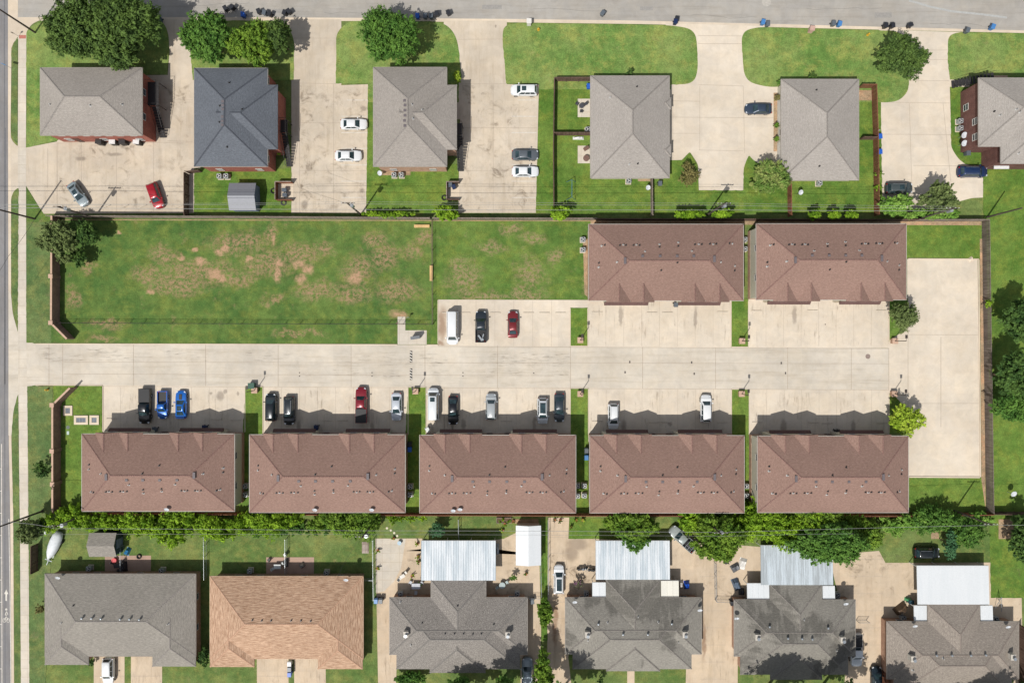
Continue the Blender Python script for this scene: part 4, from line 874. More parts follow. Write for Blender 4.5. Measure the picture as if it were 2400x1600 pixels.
car('pickup',1601,1263,138,(168,176,172),'grey pickup with a load rack parked at an angle under the trees','pickup','pickup_truck', None, ('liner','rack'), sx=.98)
car('suv',2174,1295,0,(26,32,34),'black car on the grass north of the plain white patio roof', extras=('rails',), sx=.95)
car('pickup',2008,1524,-90,(232,236,238),'white pickup squeezed against the weathered house','pickup','pickup_truck', None, ('cover',))
car('sedan',2055,1592,90,(32,46,56),'dark teal car in the shaded drive')
# boat on its trailer
g = G(124, 1277, .9); T = thing('covered_boat', 'small boat under a white cover on a trailer beside the lawn', 'boat', (g.x, g.y, .02), math.radians(68))
m = MB(); st = [(2.4,.62,.9),(1.6,.88,1.15),(.6,.95,1.3),(-.5,.92,1.25),(-1.6,.72,1.1),(-2.3,.4,.95),(-2.7,.06,.85)]; n = 8; vs = []
for x, w, z in st: vs += [(x, w*math.cos(a), .45+(z-.45)*max(0, math.sin(a))**.8 if math.sin(a) > 0 else .45) for a in [math.pi*j/(n-1) for j in range(n)]]
m.add(vs, [(i*n+j, i*n+j+1, (i+1)*n+j+1, (i+1)*n+j) for i in range(len(st)-1) for j in range(n-1)]+[tuple(range(n-1, -1, -1))]); m.build('cover', plain('tarp_white', C(228, 232, 234), .6, 0, .1, 2), T, smooth=True)
m = MB(); vs = []
for x, w, z in st: vs += [(x, -w, .46), (x, -w*.3, .2), (x, w*.3, .2), (x, w, .46)]
m.add(vs, [(i*4+j, (i+1)*4+j, (i+1)*4+j+1, i*4+j+1) for i in range(len(st)-1) for j in range(3)]); m.build('hull', white_pl, T)
m = MB(); m.box(-3.9, -.05, .3, -2.2, .05, .4); m.box(-2.4, -.6, .28, 2.2, -.5, .36); m.box(-2.4, .5, .28, 2.2, .6, .36); m.cbox((-3.0, 0, .36), (.1, 1.3, .08)); m.build('trailer', galv, T)
for s in (-1, 1): MB().tube([(.8, s*.95, .3), (.8, s*1.15, .3)], .3, 12).build('wheel', tyre_m, T)
# motorcycle and scrap near the patio
def motorbike(px, py, ang, label, col):
    g = G(px, py, .5); T = thing('motorcycle', label, 'motorcycle', (g.x, g.y, .03), math.radians(ang))
    for x in (.72, -.72): MB().tube([(x, -.07, .32), (x, .07, .32)], .32, 14).build('wheel', tyre_m, T)
    m = MB(); m.ball((.15, 0, .85), .26, .6); m.cbox((-.1, 0, .55), (.6, .3, .4)); m.build('body', paint(C(*col), 'bike_%d' % col[0]), T, smooth=False)
    MB().cbox((-.5, 0, .82), (.7, .28, .12)).build('seat', trim_b, T)
    MB().tube([(.45, -.4, 1.05), (.6, 0, 1.0), (.45, .4, 1.05)], .025, 6).build('handlebar', galv, T); MB().tube([(.72, 0, .32), (.5, 0, 1.0)], .04, 6).build('fork', galv, T)
motorbike(1365, 1332, 5, 'grey motorcycle beside the overhung patio roof', (120,124,128)); motorbike(1382, 1334, 170, 'black motorcycle nearest the overhung patio roof', (44,46,50))
# ---------------------------------------------------------------- vegetation
nr = np.random.default_rng(11)
def leaves(lobes, n, size, up=.25, seed=1, asp=2.1):
    """n small leaf-clump faces gathered in tufts spread over the lobes (cx,cy,cz,rx,ry,rz)"""
    r = np.random.default_rng(seed); A = np.array(lobes); per = 26; K = max(1, int(n*1.15)//18); n = K*per
    wts = (A[:,3]*A[:,4])**.9; idx = r.choice(len(A), K, p=wts/wts.sum()); Lb = A[idx]
    d = r.normal(size=(K, 3)); d[:,2] = d[:,2]*.8+up; d /= np.linalg.norm(d, axis=1)[:,None]
    rad = 1-np.abs(r.normal(0, .22, K))+np.where(r.random(K) < .22, r.uniform(.05, .38, K), 0)
    P = Lb[:,:3]+d*Lb[:,3:6]*rad[:,None]
    tr = np.clip(np.sqrt(Lb[:,3]*Lb[:,4])*.34, .12, .62)[:,None]*r.uniform(.6, 1.3, (K, 1))
    P = np.repeat(P, per, 0); dd = np.repeat(d, per, 0); tr = np.repeat(tr, per, 0)
    s = r.normal(size=(n, 3)); s /= np.linalg.norm(s, axis=1)[:,None]
    along = r.uniform(-.3, 1.5, (n, 1)); P = P+s*tr*r.uniform(.2, 1, (n, 1))*np.array([1, 1, .6])*(1.25-.5*along)+dd*tr*along
    nn = dd*.5+s*.6+r.normal(0, .4, (n, 3)); nn[:,2] = np.abs(nn[:,2])*.9+.2; nn /= np.linalg.norm(nn, axis=1)[:,None]
    t = r.normal(size=(n, 3))*.5+dd*np.array([1.2, 1.2, .1]); u = t-(t*nn).sum(1)[:,None]*nn; u /= np.linalg.norm(u, axis=1)[:,None]; v = np.cross(nn, u)
    s = size*.68*r.uniform(.6, 1.35, n)[:,None]; u *= s*asp*.5; v *= s*.5
    return np.stack([P-u, P-v*.9+nn*s*.08, P+u, P+v*.9+nn*s*.08], 1).reshape(-1, 3)
def leafmesh(name, V, mat):
    me = bpy.data.meshes.new(name); n = len(V)//4; me.vertices.add(len(V)); me.vertices.foreach_set('co', V.astype(np.float32).ravel())
    me.loops.add(n*4); me.loops.foreach_set('vertex_index', np.arange(n*4, dtype=np.int32)); me.polygons.add(n)
    me.polygons.foreach_set('loop_start', np.arange(0, n*4, 4, dtype=np.int32)); me.polygons.foreach_set('loop_total', np.full(n, 4, dtype=np.int32))
    me.update(calc_edges=True); me.materials.append(mat); return me
bark = plain('bark', C(120, 100, 84), .95)
BR = 1.42
def C2(r, g, b): return C(r, g, b, BR)
lf = {'dark': leaf('leaf_dark', C2(66, 88, 44), C2(98, 122, 58)), 'deep': leaf('leaf_deep', C2(60, 88, 44), C2(90, 118, 56)), 'mid': leaf('leaf_mid', C2(78, 110, 36), C2(122, 150, 54)),
      'bright': leaf('leaf_bright', C2(92, 128, 30), C2(144, 176, 50), .3), 'olive': leaf('leaf_olive', C2(92, 108, 62), C2(120, 134, 80)), 'lime': leaf('leaf_lime', C2(140, 168, 50), C2(178, 196, 74), .35),
      'vine': leaf('leaf_vine', C2(96, 138, 52), C2(144, 178, 84), .3), 'brown': leaf('leaf_brown', C2(110, 108, 62), C2(132, 124, 78)), 'green': leaf('leaf_green', C2(66, 102, 42), C2(100, 136, 58)), 'crepe': leaf('leaf_crepe', C2(96, 128, 56), C2(150, 160, 92)),
      'blue': leaf('leaf_blue', C2(66, 104, 70), C2(86, 126, 84)), 'flower': leaf('leaf_flower', C2(150, 90, 140), C2(100, 130, 60))}
def tree(name, label, px, py, rx, ry, z0, z1, kind, n, size=.34, lobes=14, seed=1, trunk=None, cat='tree', group=None, lr=.36, flat=1., limb=True):
    zc = z0+(z1-z0)*.55; g = G(px, py, zc); k = (H-zc)/H/S; RX, RY, RZ = rx*k*.94, ry*k*.94, (z1-z0)/2
    T = thing(name, label, cat, (g.x, g.y, 0), 0, group); r = random.Random(seed); LB = []
    for i in range(lobes):
        a = 2*math.pi*(i*.618+r.random()*.2); q = math.sqrt((i+.5)/lobes)*(1-lr*.85); s = r.uniform(.65, 1.35)*lr
        zz = zc+RZ*(1-q*q)**.5*.55*flat - RZ*.15+r.uniform(-.28, .2)*RZ
        LB.append((math.cos(a)*RX*q, math.sin(a)*RY*q, zz, RX*s, RY*s, max(RZ*.42, min(RX, RY)*s*.7)*r.uniform(.8, 1.1)))
    V = leaves(LB, n, size, seed=seed)
    # stray twigs round the rim
    V[:,2] = np.maximum(V[:,2], .05)
    c = bpy.data.objects.new('crown', leafmesh('crown', V, lf[kind])); COL.objects.link(c); c.parent = T
    tm = MB(); tr = max(.06, min(RX, RY)*.055); top = z0+(z1-z0)*.45; tm.tube([(0,0,0), (tr*.5, tr*.3, top*.5), (0, 0, top)], tr*1.2, 9, r1=tr*.7)
    if limb:
        for i in range(min(lobes, 7)):
            x, y, z = LB[i*2 % lobes][:3]; tm.tube([(0, 0, top*.7), (x*.5, y*.5, (top*.7+z)/2+.3), (x*.92, y*.92, z)], tr*.5, 6, r1=tr*.12)
    tm.build('trunk', bark, T); return T
tree('shade_tree','very large dark tree over the lawn at the top left street corner',250,74,136,82,1.6,9.5,'dark',46000,.36,34,1,lr=.26)
tree('shade_tree','dark round tree at the north end of the slate roofed house',488,94,64,62,1.6,8,'green',15000,.34,22,2,lr=.28)
tree('shade_tree','brighter green tree touching the dark tree by the slate roofed house',596,106,54,50,1.4,7,'mid',11000,.34,18,3,lr=.3)
tree('shade_tree','dark feathery tree behind the bright tree, over the drive edge',656,90,28,40,1.4,7,'dark',5000,.3,12,33,lr=.32)
tree('shade_tree','round deep green tree on the lawn north of the taupe roofed house',911,92,74,66,1.4,8,'green',18000,.3,30,4,lr=.26)
tree('shade_tree','dense tree leaning over the second shared drive, right of the front lawn',2118,137,55,52,1.2,6.5,'dark',11000,.3,22,5,lr=.28)
tree('flowering_tree','pale flecked crepe myrtle beside the single storey duplex drive',1800,415,47,44,.8,4.5,'crepe',9000,.24,20,6,lr=.28)
tree('shrub','brownish round shrub in the pointed grass corner',1617,408,20,27,.3,2.4,'brown',2600,.2,8,7,cat='shrub',lr=.45)
tree('shrub','yellow green upright shrub in the shade east of the taupe roofed house',1072,180,9,14,.3,2.2,'lime',900,.2,5,8,cat='shrub',lr=.5)
tree('shade_tree','olive tree leaning over the brick wall at the field corner',143,556,42,46,1.2,6,'olive',7500,.28,18,9,lr=.3)
tree('shade_tree','dark green tree inside the field corner, right of the olive tree',197,545,36,30,1.0,4.5,'deep',5000,.28,14,10,lr=.34)
tree('sapling','small round dark tree inside the field, below the olive tree',189,604,21,22,.6,2.8,'deep',2200,.24,8,11,lr=.42)
tree('sapling','thin olive sapling next to the brick wall above the field dirt',157,608,19,13,.8,4,'olive',900,.24,6,12,lr=.45)
tree('shrub','leafy green shrub on the fence beside the trash enclosure near the dark pole shadow',1046,500,34,16,.5,3,'bright',2600,.3,12,13,cat='shrub',lr=.34)
tree('vine','vine spilling over the north fence behind the field',905,503,70,9,.8,2.1,'bright',2600,.28,22,14,cat='vine',lr=.16)
tree('shrub','bright leafy bush on the north fence left of the first north townhouse',1315,501,26,17,.6,3,'bright',2200,.3,10,15,cat='shrub',lr=.36)
tree('shrub','long bright bush behind the first north townhouse, beside the transformer pole',1616,503,44,12,1,3.4,'bright',3200,.3,16,16,cat='shrub',lr=.26)
tree('shrub','small bright bush right of the transformer pole behind the first north townhouse',1694,501,24,12,1,3.4,'bright',1800,.3,9,17,cat='shrub',lr=.34)
for i, (x, w, l) in enumerate(((1908,17,'left'), (1953,19,'middle'), (1990,16,'right'))):
    tree('shrub','%s one of three small bright bushes behind the second north townhouse' % l, x, 503, w, 12, .8, 3.2, 'bright', 1300, .28, 7, 20+i, cat='shrub', lr=.4)
tree('shrub','broad bright bush at the fence below the dark green grey car',2095,482,46,24,.6,3.6,'vine',4500,.3,16,24,cat='shrub',lr=.3)
tree('shade_tree','loose leafed tree over the pale lot corner above the transformer',2196,466,48,38,1,5.5,'olive',6000,.3,18,25,lr=.3)
tree('vine','tangled vine on the fence under the loose leafed tree',2185,503,84,13,.6,2.4,'vine',3800,.3,20,26,cat='vine',lr=.2)
tree('street_tree','grey green tree on the north tree island of the east court',2114,740,34,38,1,4.5,'olive',5200,.22,16,27,lr=.32)
tree('street_tree','lime green tree on the south tree island of the east court',2126,983,39,37,1,4.8,'lime',5600,.26,18,28,lr=.32)
tree('shrub','small weed bush growing through the east fence',2314,712,10,10,.8,2.3,'bright',500,.2,4,29,cat='shrub',lr=.5)
tree('shade_tree','dark tree cut by the right edge, upper of the two on the east lawn',2394,752,44,58,1.4,8,'deep',9000,.34,26,30,lr=.28)
tree('shade_tree','dark tree beyond the east fence, lower and larger of the two',2372,880,46,52,1.4,7.5,'deep',10000,.34,26,31,lr=.28)
tree('shade_tree','mid green tree overhanging the east fence below the dark tree',2372,950,50,40,1.4,6,'green',8000,.32,20,32,lr=.3)
tree('shrub','dark thin leafed clump west of the brick wall by the sidewalk',101,1101,22,22,.4,3.0,'deep',1800,.22,9,34,cat='shrub',lr=.38)  # leaf clump standing in for a dark patch of unidentified origin
tree('shrub','sparse brown shrub beside the corner house wall',96,1424,13,12,.3,1.8,'brown',500,.2,5,35,cat='shrub',lr=.45)
tree('shade_tree','olive tree over the sidewalk at the covered boat',74,1240,26,36,1.2,5.5,'olive',4200,.3,14,36,lr=.32)
tree('shrub','dark shrub between the covered boat and the leafy hedge',108,1222,20,14,.8,3,'deep',1400,.26,7,37,cat='shrub',lr=.4)
def hedge(label, pts, w, z0, z1, kind, n, size, seed, group='leafy thickets along the south fence', name='leafy_thicket'):
    T = None; LB = []; r = random.Random(seed)
    P = [G(x, y, (z0+z1)/2) for x, y in pts]; ctr = P[len(P)//2]; T = thing(name, label, 'thicket', (ctr.x, ctr.y, 0), 0, group)
    for i in range(len(P)-1):
        d = (P[i+1]-P[i]).length; k = max(1, int(d/(w/S*.55)))
        for j in range(k):
            q = P[i].lerp(P[i+1], j/k); ww = w/S*r.uniform(.35, .75); LB.append((q.x-ctr.x+r.uniform(-.3,.3)*w/S, q.y-ctr.y+r.uniform(-.35,.35)*w/S, z0+(z1-z0)*r.uniform(.3, .7), ww*r.uniform(.8,1.3), ww*r.uniform(.7,1.2), (z1-z0)*r.uniform(.3,.5)))
    V = leaves(LB, n, size, seed=seed); V[:,2] = np.maximum(V[:,2], .03)
    c = bpy.data.objects.new('foliage', leafmesh('foliage', V, lf[kind])); COL.objects.link(c); c.parent = T
    m = MB()
    for i in range(0, len(LB), 3): m.tube([(LB[i][0], LB[i][1], 0), (LB[i][0]+.1, LB[i][1], LB[i][2])], .06, 6, r1=.03)
    m.build('stems', bark, T); return T
hedge('bright thicket behind the garden shed with the blue tarp',[(130,1214),(180,1212),(230,1218),(270,1226),(300,1214)],30,.3,3.6,'bright',6500,.34,41)
hedge('tall bright thicket with a spur reaching over the lawn of the corner house',[(330,1214),(375,1224),(410,1240),(420,1224),(452,1216)],40,.3,4.0,'bright',6500,.36,42)
hedge('bright thicket behind the tan orange roofed house',[(470,1214),(505,1232),(530,1252),(548,1236),(580,1220),(640,1216),(720,1220)],36,.3,4.0,'bright',9500,.34,43)
hedge('darker patchy vine below the bright thicket of the tan orange roofed house',[(560,1240),(640,1238),(720,1240),(800,1240)],16,.1,1.4,'green',3500,.28,44)
hedge('bright thicket ending at the transformer pole',[(740,1220),(800,1220),(860,1218),(900,1214)],38,.3,4.0,'mid',7500,.34,45)
hedge('low vine on the fence north of the ribbed silver patio roof',[(915,1214),(960,1214),(1000,1214)],9,.2,1.6,'bright',1300,.24,46)
tree('shade_tree','bright leafed tree north of the overhung patio roof',1478,1229,68,36,1.5,6,'mid',11000,.34,26,47,lr=.26)
tree('shade_tree','loose branch tree hanging over the ribbed silver patio roof',1490,1262,32,26,3.4,5.2,'green',2800,.32,10,48,lr=.4)
tree('shade_tree','big bright tree right of the angled grey pickup',1680,1258,60,54,1.5,6.5,'mid',17000,.34,28,49,lr=.26)
hedge('bright thicket above the rust streaked patio roof',[(1640,1214),(1700,1216),(1780,1230),(1850,1232),(1930,1226)],54,.4,4.4,'bright',20000,.34,50)
tree('shade_tree','wide grey green tree over the rust streaked patio roof',1945,1270,92,46,2.4,7,'green',18000,.36,30,51,lr=.26)
hedge('bright thicket behind the drive of the white pickup',[(1930,1232),(1990,1240),(2050,1236),(2100,1236)],56,.4,4.6,'mid',18000,.34,52)
hedge('pale vine thicket north of the black car on the grass',[(2080,1228),(2130,1220),(2180,1212)],22,.3,2.6,'vine',6000,.3,53)
hedge('leafy thicket right of the black car with a spur onto the lawn',[(2190,1218),(2240,1228),(2270,1240),(2278,1262)],36,.3,3.6,'green',7000,.32,54)
hedge('bright vine on the fence at the far right end of the thicket row',[(2270,1214),(2320,1214),(2336,1212)],16,.3,2.4,'vine',2600,.3,55)
tree('conifer','narrow column shaped tree beside the black car on the grass',2224,1272,11,42,.5,4.5,'blue',3200,.24,12,56,lr=.3)
tree('shade_tree','dark tree at the right edge beside the gravel drive end',2398,1262,26,62,1,6,'deep',6000,.32,18,57,lr=.32)
hedge('tall dark hedge beside the entry to the gravel drive at the right edge',[(2384,1220),(2398,1260)],18,.3,4,'deep',3500,.3,58,None)
tree('shrub','dome shaped blue green bush on the lawn north of the ribbed silver patio roof',1025,1239,17,15,.2,2.6,'blue',2400,.18,7,59,cat='shrub',lr=.5)
tree('hedge_shrub','rounded rectangular green shrub on the grass strip',1275,1434,19,37,.3,3.2,'mid',4200,.26,12,60,cat='shrub',lr=.34)
tree('shrub','dark shrub pressed against the east wall of the corner house',476,1535,15,22,.3,2.4,'deep',1500,.24,7,61,cat='shrub',lr=.4)
tree('shrub','small dark shrub at the drive of the corner house',214,1549,8,9,.2,1.2,'deep',500,.18,4,62,cat='shrub',lr=.5)
tree('shrub','low dark mounded shrub row south of the speckled house, left of its porch',960,1588,40,18,.2,2.2,'green',4000,.26,14,63,cat='shrub',lr=.3)
tree('shade_tree','tree at the bottom edge in front of the porch of the speckled house',1085,1632,62,42,2,8,'green',10000,.34,20,64,lr=.3)
tree('shade_tree','tree at the bottom edge between the speckled house and its neighbour drive',1175,1650,50,66,4,11.5,'green',10000,.34,20,65,lr=.3)
tree('shade_tree','green tree on the grass strip at the bottom edge',1272,1585,22,60,1,6.5,'mid',5500,.3,14,66,lr=.34)
tree('shade_tree','tree at the bottom edge left of the walk of the weathered house',1330,1665,52,62,4,11,'green',9000,.34,20,67,lr=.3)
tree('shade_tree','large tree at the bottom edge shading the south slope of the rust patio house',1850,1668,92,66,4,13,'deep',20000,.36,34,68,lr=.24)
tree('shade_tree','tree at the bottom edge shading the white pickup drive',1985,1662,62,66,4,12,'deep',13000,.36,24,69,lr=.28)
tree('shade_tree','tree below the bottom edge near the warm grey house',2120,1678,50,56,4,10,'green',6000,.36,16,70,lr=.3)
tree('sapling','thin leaning sapling on the front lawn of the weathered house',1408,1594,8,14,.5,2.6,'deep',500,.2,5,71,lr=.5)
tree('shade_tree','big tree below the bottom right corner',2330,1694,110,64,4,11,'green',12000,.4,30,72,lr=.24)
for x, y, r, l in ((1863,1.5,0,''),): pass
for x, y, rx, k, lab in ((1821,230,7,'brown','rounded red brown shrub in the bed west of the duplex'),(1820,294,6,'mid','small green shrub in the upper bed west of the duplex'),(1820,326,6,'mid','small green shrub in the lower bed west of the duplex'),(1827,193,6,'green','small shrub at the northwest corner of the right duplex'),
    (1476,172,11,'deep','round dark shrub behind the north wall of the left duplex'),(1905,180,11,'deep','round dark shrub behind the north wall of the right duplex'),(656,358,5,'bright','thin bright plant beside the stairs of the slate roofed house'),(2060,410,8,'mid','weedy bush on the slat fence of the right duplex'),(2056,440,8,'bright','second weedy bush on the slat fence, nearer the car'),(1356,1365,12,'flower','purple flowering shrub beside the small white awning'),(1204,1353,8,'green','potted leafy plant by the round table yard'),(2400,1600,9,'deep','bush at the bottom right corner')):
    tree('shrub', lab, x, y, rx, rx, .1, 1.7, k, 500, .17, 5, int(x), cat='shrub', lr=.5, limb=False)
# ---------------------------------------------------------------- fences and walls
def wood(name, c, c2):
    t = NT(name); p = t.pos(); w = t.noise(t.mp(p, 9, 9, .4), 1, 3, .6)
    return t.fin(t.mul(t.mix(t.mr(w, .35, .65), c, c2), t.mr(t.noise(p, .5, 4), .3, .7, .85, 1.15)), .92, 0, .1)
wd_grey = wood('weathered_wood', C(132, 118, 108), C(168, 154, 142)); wd_brown = wood('brown_wood', C(128, 84, 64), C(156, 108, 84)); wd_dark = wood('dark_wood', C(98, 78, 68), C(128, 106, 94)); wd_new = wood('new_timber', C(218, 178, 120), C(232, 196, 142))
def fence(label, pts, h, mat, group=None, gap=.012, pw=.14, name='wood_fence', both=False):
    P = [G(*p) for p in pts]; c = (P[0]+P[-1])/2; T = thing(name, label, 'fence', (c.x, c.y, 0), 0, group); b, r = MB(), MB(); k = 0
    for a, e in zip(P[:-1], P[1:]):
        d = e-a; L = d.length; rz = math.atan2(d.y, d.x); n = int(L/(pw+gap)); nx, ny = -d.y/L, d.x/L
        for i in range(n):
            q = a+d*((i+.5)/n); k += 1; b.cbox((q.x, q.y, h/2+.02*math.sin(k*1.7)), (pw, .022, h+.03*math.sin(k*2.3)), rz)
        for z in (.35, h-.3): m = (a+e)/2; r.cbox((m.x+nx*.04, m.y+ny*.04, z), (L, .045, .09), rz)
        m = (a+e)/2; r.cbox((m.x, m.y, h+.045), (L, .10, .035), rz)
        s = int(L/2.4)+1; pp = MB()
        for i in range(s+1): q = a+d*(i/s); pp.cbox((q.x+nx*.09, q.y+ny*.09, h/2), (.09, .09, h), rz)
        pp.build('fence_posts', mat, T, world=True)
    b.build('boards', mat, T, world=True); r.build('rail', mat, T, world=True); return T
fence('long weathered wood fence north of the grass field', [(124,510),(600,512),(1010,515)], 1.9, wd_grey)
fence('weathered wood fence north of the side field', [(1016,515),(1320,516),(1396,516)], 1.9, wd_grey)
fence('weathered wood fence in the shade behind the north townhouses', [(1397,517),(1760,518),(2140,519)], 1.9, wd_dark)
fence('weathered wood fence north of the court lawn', [(2141,519),(2301,519)], 1.9, wd_grey)
fence('long dark slatted east fence of the court', [(2301,520),(2305,800),(2311,1196)], 1.95, wood('grey_slats', C(112, 100, 92), C(146, 134, 124)), gap=.03)
fence('brown south fence behind the corner house and the tan orange house', [(146,1198),(500,1199),(905,1201)], 1.9, wd_brown)
fence('brown south fence behind the speckled and weathered houses', [(906,1201),(1300,1202),(1720,1203)], 1.9, wd_brown)
fence('brown south fence behind the thickets at the right', [(1721,1203),(2100,1203),(2312,1200)], 1.9, wd_brown)
fence('dark wood fence running east beyond the court', [(2313,1199),(2500,1199)], 1.9, wd_dark)
fence('wood fence between the stained lot and the metal shed yard', [(443,410),(443,508)], 1.9, wd_dark)
fence('wood fence around the back yards of the left duplex', [(1384,191),(1298,191),(1296,350),(1297,504)], 1.8, wd_dark)
fence('short wood fence dividing the two patios of the left duplex', [(1298,318),(1384,318)], 1.8, wd_dark)
fence('wood fence between the left duplex back yard and the shrub lawn', [(1524,418),(1525,508)], 1.8, wd_grey)
fence('red brown wood fence from the crepe myrtle to the north fence', [(1845,425),(1846,508)], 1.8, wd_brown)
fence('double slat fence along the east side of the right duplex', [(2012,207),(2042,207),(2046,330),(2048,506)], 1.8, wd_brown, gap=.06)
fence('short dark fence joining the right duplex to the double slat fence', [(2014,328),(2046,328)], 1.8, wd_dark)
fence('low wood fence behind the tan roofed house gate', [(443,407),(474,404)], 1.6, wd_dark)
fence('black slatted fence panel west of the covered boat', [(90,1272),(89,1336)], 1.9, wd_dark)
fence('rust brown fence along the drive of the dark teal car', [(2066,1452),(2068,1640)], 1.8, wd_brown)
fence('short brown fence at the warm grey house drive', [(2384,1460),(2388,1640)], 1.7, wd_dark)
# masonry walls along the avenue
wall_m = brick('wall_brick', C(158, 124, 112), C(134, 104, 94), C(158, 136, 124)); cope = plain('coping_stone', C(206, 172, 148), .85, 0, .12)
def masonry(label, pts, h, pil=()):
    P = [G(*p) for p in pts]; c = (P[0]+P[-1])/2; T = thing('brick_wall', label, 'wall', (c.x, c.y, 0), 0); m, k, q = MB(), MB(), MB()
    for i, (a, e) in enumerate(zip(P[:-1], P[1:])):
        d = e-a; L = d.length; rz = math.atan2(d.y, d.x); mm = (a+e)/2; m.cbox((mm.x, mm.y, h/2-i*.002), (L, .2-.004*i, h-i*.004), rz); k.cbox((mm.x, mm.y, h+.05-.003*i), (L+.02, .32-.004*i, .1), rz)
    m.build('wall', wall_m, T, world=True); k.build('coping', cope, T, world=True)
    for p in pil: g = G(*p); q = MB(); q.box(g.x-.28, g.y-.28, 0, g.x+.28, g.y+.28, h+.14); q.box(g.x-.36, g.y-.36, h+.14, g.x+.36, g.y+.36, h+.26, 1); q.build('pillar', [wall_m, cope], T, world=True)
masonry('brick wall with stone coping west of the grass field, bent at its south end', [(140,511),(139,758),(175,794)], 2.1, [(139,650),(139,757)])
masonry('brick wall with stone coping west of the south townhouse, bent towards the entry road', [(182,907),(142,946),(142,1196)], 2.1, [(142,946),(142,1052),(143,1128)])
# wire and picket fences
def wirefence(label, pts, h, mat, step=2.55, mesh=.34, name='wire_fence', slack=0):
    P = [G(*p) for p in pts]; c = (P[0]+P[-1])/2; T = thing(name, label, 'fence', (c.x, c.y, 0)); r, w = MB(), MB()
    for a, e in zip(P[:-1], P[1:]):
        d = e-a; L = d.length; n = max(1, round(L/step))
        r.tube([(a.x,a.y,h), (e.x,e.y,h)], .03, 6); r.tube([(a.x,a.y,.12), (e.x,e.y,.12)], .018, 5)
        k = int(L/mesh)
        for i in range(k): q = a+d*((i+.5)/k); w.tube([(q.x,q.y,.1), (q.x,q.y,h)], .011, 3, caps=False)
        for z in (.4, .7, 1.0):
            if z < h: w.tube([(a.x,a.y,z), (e.x,e.y,z)], .007, 3, caps=False)
        pp = MB()
        for i in range(n+1): q = a+d*(i/n); pp.tube([(q.x,q.y,0), (q.x,q.y,h+.06)], .05, 6)
        pp.build('fence_posts', mat, T, world=True)
    r.build('rail', mat, T, world=True); w.build('wire_mesh', mat, T, world=True)
blk = plain('black_steel', C(64, 62, 60), .5, .3)
wirefence('long black wire fence along the south side of the field', [(141,757),(600,759),(1014,760)], 1.45, blk)
wirefence('black wire fence with two benches dividing the fields', [(1014,517),(1015,760)], 1.5, plain('rust_steel', C(120, 100, 92), .6, .2))
for lab, pts in (('chain link fence between the corner house yard and the tan roofed house yard', [(484,1248),(485,1352)]), ('chain link fence over the middle of the tan roofed house patio', [(673,1260),(673,1350)]), ('chain link fence at the west edge of the white slab yard', [(876,1262),(878,1400)]),
    ('short chain link gate beside the tan roofed house', [(850,1354),(876,1354)]), ('chain link fence along the left of the grass strip', [(1266,1290),(1269,1400)]), ('chain link fence along the right of the grass strip', [(1284,1214),(1285,1400)]),
    ('chain link fence splitting the lawn north of the ribbed silver patio roof', [(1075,1214),(1076,1262)]), ('grey steel gate across the dirt streaked drive near the bins', [(1673,1315),(1675,1403)]), ('chain link gate left of the rust patio house', [(1676,1404),(1716,1405)]),
    ('chain link gate right of the rust patio house', [(2006,1452),(2030,1452)]), ('chain link gate between the shed patio wires', [(1240,1396),(1268,1397)]), ('chain link fence at the patio of the corner house', [(291,1276),(291,1345)])):
    wirefence(lab, pts, 1.25, galv, 2.2, .3, 'chain_link_fence')
# ---------------------------------------------------------------- poles, wires, lamps
pole_m = wood('pole_wood', C(84, 76, 70), C(110, 100, 92))
def pole(px, py, h, label, trafo=False, arm=True, a0=0):
    g = G(px, py); T = thing('utility_pole', label, 'utility pole', (g.x, g.y, 0), a0)
    MB().tube([(0,0,0), (0,0,h)], .17, 10, r1=.11).build('pole', pole_m, T)
    if arm:
        MB().cbox((0, .12, h-.5), (.1, 2.0, .12) if False else (2.2, .1, .12)).build('crossarm', pole_m, T)
        for x in (-1, -.45, .45, 1): m = MB(); m.cyl(x, .12, h-.44, h-.26, .05, 8); m.build('insulator', white_pl, T)
    if trafo:
        m = MB(); m.cyl(.42, -.1, h-2.3, h-1.3, .28, 14); m.cyl(.42, -.1, h-1.3, h-1.24, .31, 14); t = m.build('transformer', galv, T); MB().cyl(.42, -.1, h-1.24, h-1.02, .05, 8).build('bushing', white_pl, t)
        MB().cbox((.2, -.1, h-1.8), (.4, .1, .1)).build('bracket', dark_metal, T)
pole(83,77,12,'tall dark wooden pole at the top left street corner',arm=False)
pole(82,513,12.3,'tall dark wooden pole between sidewalk and field corner',arm=False)
pole(222,510,9.8,'utility pole with a white transformer behind the two askew cars',True)
pole(846,503,10,'utility pole with transformer near the two western lots, above the field',True)
pole(1657,504,10,'utility pole with transformer behind the first north townhouse',True)
pole(2150,514,10,'utility pole with transformer rising from the vine near the loose leafed tree',True)
pole(2313,509,8.3,'bare leaning looking pole at the northeast fence corner',arm=False)
pole(100,1197,12,'tall dark pole at the southwest sidewalk',arm=False)
pole(212,1200,9.6,'utility pole with transformer beside the covered boat',True)
pole(877,1222,10,'utility pole with transformer at the end of the south thicket',True)
pole(1650,1214,10,'utility pole with transformer in the big bright tree near the angled pickup',True)
pole(2236,1196,9.6,'utility pole in the thicket behind the black car on the grass')
wire_m = plain('wire', C(176, 176, 172), .4, .3)
def wire(label, pts, h, r=.028, mat=None, sag=.25):
    P = [G(x, y, h) for x, y in pts]; q = []
    for a, b in zip(P[:-1], P[1:]):
        for i in range(8): t = i/8; v = a.lerp(b, t); v.z -= sag*4*t*(1-t); q.append(v)
    q.append(P[-1]); m = MB(); m.tube(q, r, 5); m.solo('power_line', mat or wire_m, label, 'power line', 'overhead power lines')
wire('lower overhead wire along the north fence', [(-900,484),(134,487),(817,491),(1700,492),(2232,494)], 8.6, .03)
